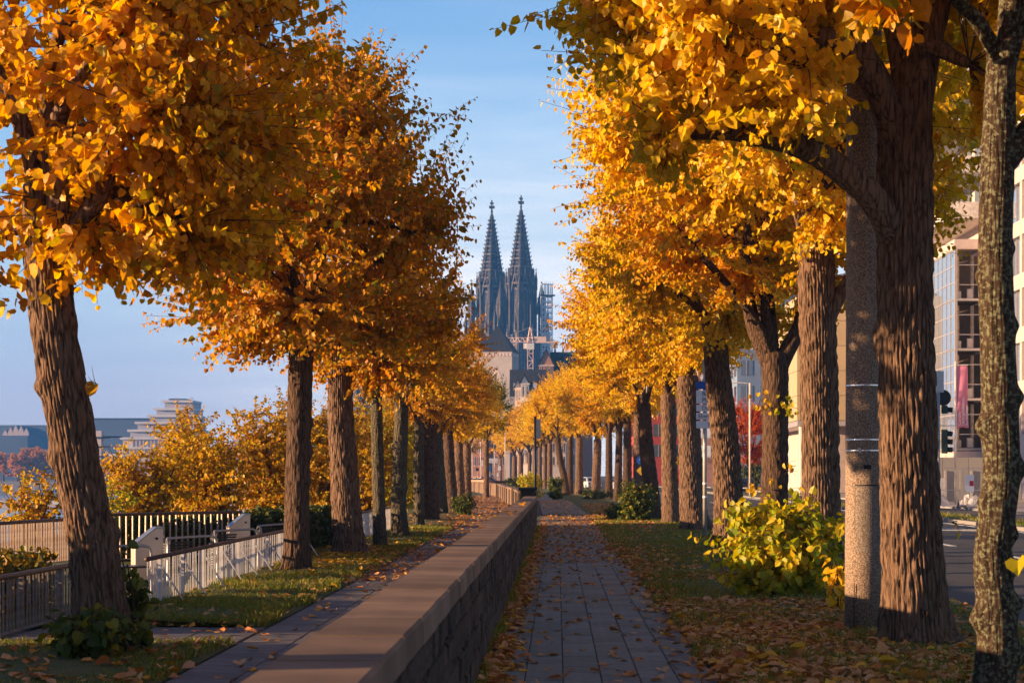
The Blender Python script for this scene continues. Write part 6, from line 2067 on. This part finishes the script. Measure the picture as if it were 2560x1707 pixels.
# facing -Y: pelvis on the saddle, arms to the handlebar, one knee up
J = [(0, .22, .98), (0, .12, 1.22), (0, -.04, 1.42), (0, -.12, 1.52), (0, -.17, 1.62), (0, -.19, 1.72),
     (-.20, -.05, 1.42), (-.30, -.22, 1.20), (-.27, -.45, 1.06), (.20, -.05, 1.42), (.30, -.22, 1.20), (.27, -.45, 1.06),
     (-.10, .15, .94), (-.13, -.22, .86), (-.11, -.08, .42), (-.11, -.20, .36), (.10, .15, .94), (.13, -.14, .66), (.11, .02, .24), (.11, -.10, .18)]
Eg = [(0, 1), (1, 2), (2, 3), (3, 4), (4, 5), (2, 6), (6, 7), (7, 8), (2, 9), (9, 10), (10, 11), (0, 12), (12, 13), (13, 14), (14, 15), (0, 16), (16, 17), (17, 18), (18, 19)]
Rr = [.15, .16, .17, .06, .10, .095, .075, .055, .045, .075, .055, .045, .095, .075, .05, .045, .095, .075, .05, .045]
def lofted(name, pts, r, m, parent):
    return MB().tube(spline(pts, 12), list(np.interp(np.linspace(0, 1, 12), np.linspace(0, 1, len(r)), r)), 12).build(name, m, parent, smooth=True)
bpy.context.view_layer.update()
body_me = bpy.data.meshes.new('body')
body_me.from_pydata(J, Eg, [])
body = put('body', body_me, per)
body_me.materials.append(M['jacket'])
sk = body.modifiers.new('skin', 'SKIN')
if not body_me.skin_vertices:
    try:
        a_ = body_me.attributes.new('skin', 'SKIN', 'POINT')
    except Exception:
        pass
if body_me.skin_vertices:
    for i, r_ in enumerate(Rr):
        body_me.skin_vertices[0].data[i].radius = (r_, r_)
    body_me.skin_vertices[0].data[0].use_root = True
body.modifiers.new('smooth', 'SUBSURF').levels = 1
lofted('trousers', [(-.10, .17, .96), (-.13, -.23, .86), (-.11, -.08, .40)], [.11, .095, .065], M['jeans'], per)
lofted('trousers', [(.10, .17, .96), (.13, -.15, .66), (.11, .02, .24)], [.11, .095, .065], M['jeans'], per)
MB().lathe((0, -.185, 1.58), [(.05, 0), (.085, .05), (.098, .12), (.09, .19), (.05, .24)], 14).build('face', M['skin'], per, smooth=True)
MB().lathe((0, -.165, 1.66), [(.104, 0), (.108, .08), (.09, .15), (.04, .19)], 14).build('hair', M['hair'], per, smooth=True)
MB().box((0, -.29, 1.68), (.022, .035, .045)).build('nose', M['skin'], per)
for s in (-1, 1):
    MB().box((s * .035, -.275, 1.715), (.018, .012, .012)).build('eye', M['black'], per)
    hb = MB().box((s * .27, -.47, 1.05), (.075, .09, .05))
    for k in range(4):
        hb.bar((s * .27 - .028 + k * .019, -.51, 1.06), (s * .27 - .028 + k * .019, -.54, 1.02), .017)
    hb.build('hand', M['skin'], per)
    MB().box((s * .11, (-.22 if s < 0 else -.10), (.33 if s < 0 else .15)), (.09, .26, .08)).build('shoe', M['black'], per, bevel=.02)
bk = thing('bicycle', 'dark bicycle with a bright front lamp under the rider in blue', 'bicycle', (cx0, cy0, 0))
for yy in (-.62, .48):
    ring_ = [(0, yy + .34 * cos(a), .35 + .34 * sin(a)) for a in np.linspace(0, 2 * pi, 25)]
    w = MB().tube(ring_, .022, 6).build('wheel', M['black'], bk)
    sp = MB()
    for a in np.linspace(0, pi, 7)[:-1]:
        sp.bar((0, yy + .33 * cos(a), .35 + .33 * sin(a)), (0, yy - .33 * cos(a), .35 - .33 * sin(a)), .006)
    put('spokes', sp.mesh('spokes', M['steel_dark']), w)
fr = MB().tube([(0, -.52, .86), (0, .02, .34)], .022, 6).tube([(0, .02, .34), (0, .20, .90)], .02, 6).tube([(0, -.50, .80), (0, .18, .82)], .02, 6).tube([(0, .02, .34), (0, .48, .35)], .016, 6).tube([(0, .19, .80), (0, .48, .35)], .014, 6)
fr.build('frame', M['black'], bk)
MB().tube([(0, -.62, .35), (0, -.52, .90), (0, -.50, 1.03)], .018, 6).build('fork', M['steel_dark'], bk)
MB().tube([(-.28, -.44, 1.03), (0, -.52, 1.04), (.28, -.44, 1.03)], .016, 6).build('handlebar', M['black'], bk)
MB().box((0, .22, .93), (.15, .26, .06)).build('saddle', M['black'], bk, bevel=.02)
M['bike_lamp'] = emit_mat('bicycle_front_lamp', (.9, .95, 1.0), 6)
MB().lathe((0, 0, 0), [(.06, 0), (.07, .05)], 12).build('headlamp', M['bike_lamp'], bk, (0, -.66, .78), (rad(90), 0, 0))

# ------------------------------------------------------------------ far bank of the river
def atp(px, py, Y):
    return ((px - 1280) / 4573 * Y, Y, H + (1090 - py) / 4573 * Y)
M['hall_blue'] = mat('blue_grey_hall', (.085, .12, .19), (.07, .10, .16), scale=.05, rough=.7)
M['terrace_wall'] = mat('terrace_storey', (.40, .39, .44), (.34, .33, .38), scale=.1, rough=.7)
M['terrace'] = mat('pale_terrace', (.62, .60, .60), (.55, .53, .53), scale=.1, rough=.7)
t = thing('exhibition_hall', 'long blue grey hall roof on the far bank behind the leaning trunk', 'hall', atp(120, 1090, 1560)[:2] + (0,))
MB().span(-45, 62, 0, 60, -3, H + 114 / 4573 * 1560).build('roof_body', M['hall_blue'], t)
for i in range(5):
    x = -36 + i * 4.1
    k_ = abs(i - 2.4) * 1.4
    MB().prism([(x - 2.0, 24), (x + 2.0, 24), (x + 2.0, 36.5 - k_), (x, 41 - k_ * 1.3), (x - 2.0, 36.5 - k_)], 'y', -3, -.05).build('zigzag_gable', M['facade'], t)
t = thing('exhibition_hall', 'lower blue hall at the left picture edge on the far bank', 'hall', atp(20, 1090, 1480)[:2] + (0,))
MB().span(-60, 14, 0, 40, -3, H + 90 / 4573 * 1480).build('roof_body', M['hall_blue'], t)
t = thing('arena_hall', 'flat dark blue building behind the terraced one on the far bank', 'hall', atp(250, 1090, 1450)[:2] + (0,))
MB().span(-14, 60, 0, 50, -3, H + 128 / 4573 * 1450).build('wall', M['hall_blue'], t)
MB().span(-14.3, 60.3, -.3, 50, H + 127 / 4573 * 1450, H + 130 / 4573 * 1450).build('parapet', M['slate'], t)
tb = thing('terraced_building', 'cream terraced building stepping up like a ship on the far bank', 'building', atp(330, 1090, 1250)[:2] + (0,))
u = 1250 / 4573
tiers = [(252, 1092, 1042, 470, 0), (262, 1042, 1026, 462, 1), (276, 1026, 1004, 456, 2), (292, 1004, 986, 452, 3), (308, 986, 968, 448, 4), (336, 968, 952, 444, 5), (350, 952, 936, 440, 6), (368, 936, 918, 436, 7)]
for (xa, yb, ya, xe, k) in tiers:
    x0, x1 = (xa - 330) * u, (xe - 330) * u
    z0, z1 = H + (1090 - yb) * u, H + (1090 - ya) * u
    MB().span(x0 + 1.2, x1, k * 1.2, 40, z0, z1 - .6).build('storey', M['facade'] if k in (0, 2) else M['terrace_wall'], tb)
    MB().span(x0 - .4, x1 + .5, k * 1.2 - 1.5, 40, z1 - 1.4, z1).build('terrace', M['terrace'], tb)
    if k in (1, 2):
        for i in range(12):
            MB().span(x0 + 7 + i * 2.3, x0 + 7.9 + i * 2.3, k * 1.2 - .8, k * 1.2, z0, z1 - 1.4).build('column', M['facade'], tb)
MB().span((382 - 330) * u, (420 - 330) * u, 8, 30, H + 172 * u, H + 176 * u).build('roof_plate', M['hall_blue'], tb)
MB().span((388 - 330) * u, (416 - 330) * u, 9, 29, H + 170 * u, H + 173 * u).build('top_storey', M['mullion'], tb)
t = thing('harbour_tower', 'cream landing tower with dark platform right of the leaning trunk', 'tower', atp(222, 1090, 700)[:2] + (0,))
MB().box((0, 0, 5), (4.2, 4.2, 20)).build('shaft', M['facade'], t)
for z, w in ((14.6, 7.0), (11.4, 5.6), (8.0, 5.4)):
    MB().box((.8, 0, z), (w, 5, .45)).build('platform', M['black'], t)
MB().span(-2.8, 2.2, -2.2, 2.2, 15.0, 17.0).build('upper_room', M['facade'], t)
MB().bar((2, 0, 14.9), (9, 0, 14.9), .5).build('gangway', M['black'], t)
def lattice(label, a, b, w, m):
    a, b = Vector(a), Vector(b)
    t = thing('jib_crane', label, 'crane', a)
    d = b - a
    s = Vector((w / 2, 0, 0))
    mb = MB()
    mb.bar(-s, d - s * .4, .5).bar(s, d + s * .4, .5).bar(Vector((0, w, 0)), d, .5)
    for i in range(12):
        p, q = d * (i / 12), d * ((i + 1) / 12)
        mb.bar(p - s * (1 - .05 * i), q + s * (1 - .05 * i), .3).bar(p + s * (1 - .05 * i), q - s * (1 - .05 * i), .3)
    mb.build('boom', m, t)
    MB().box((0, 1.5, -2), (6, 5, 4)).build('base', M['balcony'], t)
lattice('white slanting lattice crane boom behind the leaning trunk', atp(222, 1010, 1150), atp(200, 950, 1150), 3.4, M['scaf'])
# trees along the far bank
plan = crown_plan(601, (0, 0, 9), (8.5, 7, 8.5), (0, 0, 3), 16, 330, 1.15, rlimb=.25, spacing=.16)
plan2 = dict(plan); plan2['size'] = plan['size'] * 1.25
M['far_tree'] = leaf_mat('far_bank_leaf', [(0, (.56, .23, .035)), (.4, (.66, .30, .05)), (.75, (.44, .18, .03)), (1, (.60, .31, .05))])
fcm, ftm, fbm = crown_meshes(plan, 'far_tree', FAR, BD)
for i, (px, py_t, Y, s) in enumerate([(8, 1018, 1090, 1.05), (40, 1022, 1080, 1.0), (72, 1006, 1095, 1.25), (100, 1012, 1085, 1.15), (128, 1020, 1090, 1.0), (150, 1010, 1100, 1.1), (245, 1050, 1080, .75), (300, 1046, 1085, .8), (360, 1048, 1085, .8), (420, 1045, 1090, .9)]):
    x, y, _ = atp(px, 1090, Y)
    t = thing('bank_tree', ['rust brown tree at the left picture edge on the far bank', 'dull brown tree left of the tallest one on the far bank', 'tallest rust red tree on the far bank', 'rust tree just left of the leaning trunk on the far bank',
                            'brown tree touching the leaning trunk on the far bank', 'rust tree behind the leaning trunk on the far bank', 'low brown tree before the left end of the terraced building',
                            'low brown tree before the columns of the terraced building', 'low brown tree before the middle of the terraced building', 'low brown tree before the right end of the terraced building'][i],
              'tree', (x, y, -2), i * 1.1, 'trees on the far bank')
    MB().lathe((0, 0, -.3), [(.7, 0), (.5, 3), (.3, 7)], 8).build('trunk', BD, t)
    for nm, me in (('crown', fcm), ('twigs', ftm)):
        o = put(nm, me, t, (0, 0, 0), (0, 0, i), s * .98); o['kind'] = 'stuff'
tag(MB().span(-1390, -60, 1060, 1064, -9, -1.9).build('far_quay', M['kerb']), kind='structure')
# boats on the river
def boat(label, px, py, L, rz, wheel=.5):
    Y = (H + 7) * 4573 / (py - 1090)
    x = (px - 1280) / 4573 * Y
    t = thing('river_boat', label, 'boat', (x, Y, -7), rz, 'boats on the river')
    w = L * .2
    V = []
    for z, k in ((-.2, .82), (1.3, 1.0)):
        V += [(-L / 2 * k, -w / 2 * k, z), (L * .28, -w / 2 * k, z), (L / 2 * k, 0, z + (.5 if z > 0 else 0)), (L * .28, w / 2 * k, z), (-L / 2 * k, w / 2 * k, z)]
    MB().add(V, [(4, 3, 2, 1, 0), (5, 6, 7, 8, 9)] + [(i, (i + 1) % 5, 5 + (i + 1) % 5, 5 + i) for i in range(5)]).build('hull', M['balcony'], t)
    MB().span(-L * .36, L * .18, -w * .36, w * .36, 1.3, 3.4).build('cabin', M['balcony'], t)
    for i in range(6):
        xx = -L * .33 + i * L * .085
        MB().span(xx, xx + L * .06, -w * .365, w * .365, 2.0, 2.9).build('window', M['glass_dark'], t)
    MB().span(-L * .3, L * .12, -w * .40, w * .40, 3.4, 3.6).build('sun_deck', M['scaf'], t)
    MB().tube([(-L * .2, 0, 3.6), (-L * .2, 0, 6.5)], .08, 6).build('mast', M['post_grey'], t)
boat('white excursion boat lowest in the water left of the leaning trunk', 108, 1163, 17, .35)
boat('white excursion boat farther out above the lowest one', 116, 1142, 18, .2)
boat('small white boat at the left picture edge far across the river', 22, 1112, 22, .1)
boat('white boat moored below the tall rust trees', 60, 1113, 24, .05)
boat('white boat beside the leaning trunk far out', 112, 1118, 24, .15)
t = thing('landing_stage', 'pale floating landing stage stretching across the river', 'pontoon', atp(60, 1100, 520)[:2] + (-7,))
MB().span(-45, 40, -2, 2, -.3, .9).build('pontoon', M['facade'], t)
MB().span(-45, 40, -2.1, -2.0, .9, 1.9).build('guard_rail', M['scaf'], t)

# ------------------------------------------------------------------ air
m, n, l = new_mat('haze')
o_ = n.new('ShaderNodeOutputMaterial')
v_ = n.new('ShaderNodeVolumePrincipled')
v_.inputs['Color'].default_value = (.10, .38, 1.0, 1)
v_.inputs['Density'].default_value = .0002
v_.inputs['Anisotropy'].default_value = .0
l.new(v_.outputs[0], o_.inputs['Volume'])
hz = MB().span(-2610, 1610, -110, 2610, -10.5, 176).build('haze', m)
tag(hz, kind='stuff')
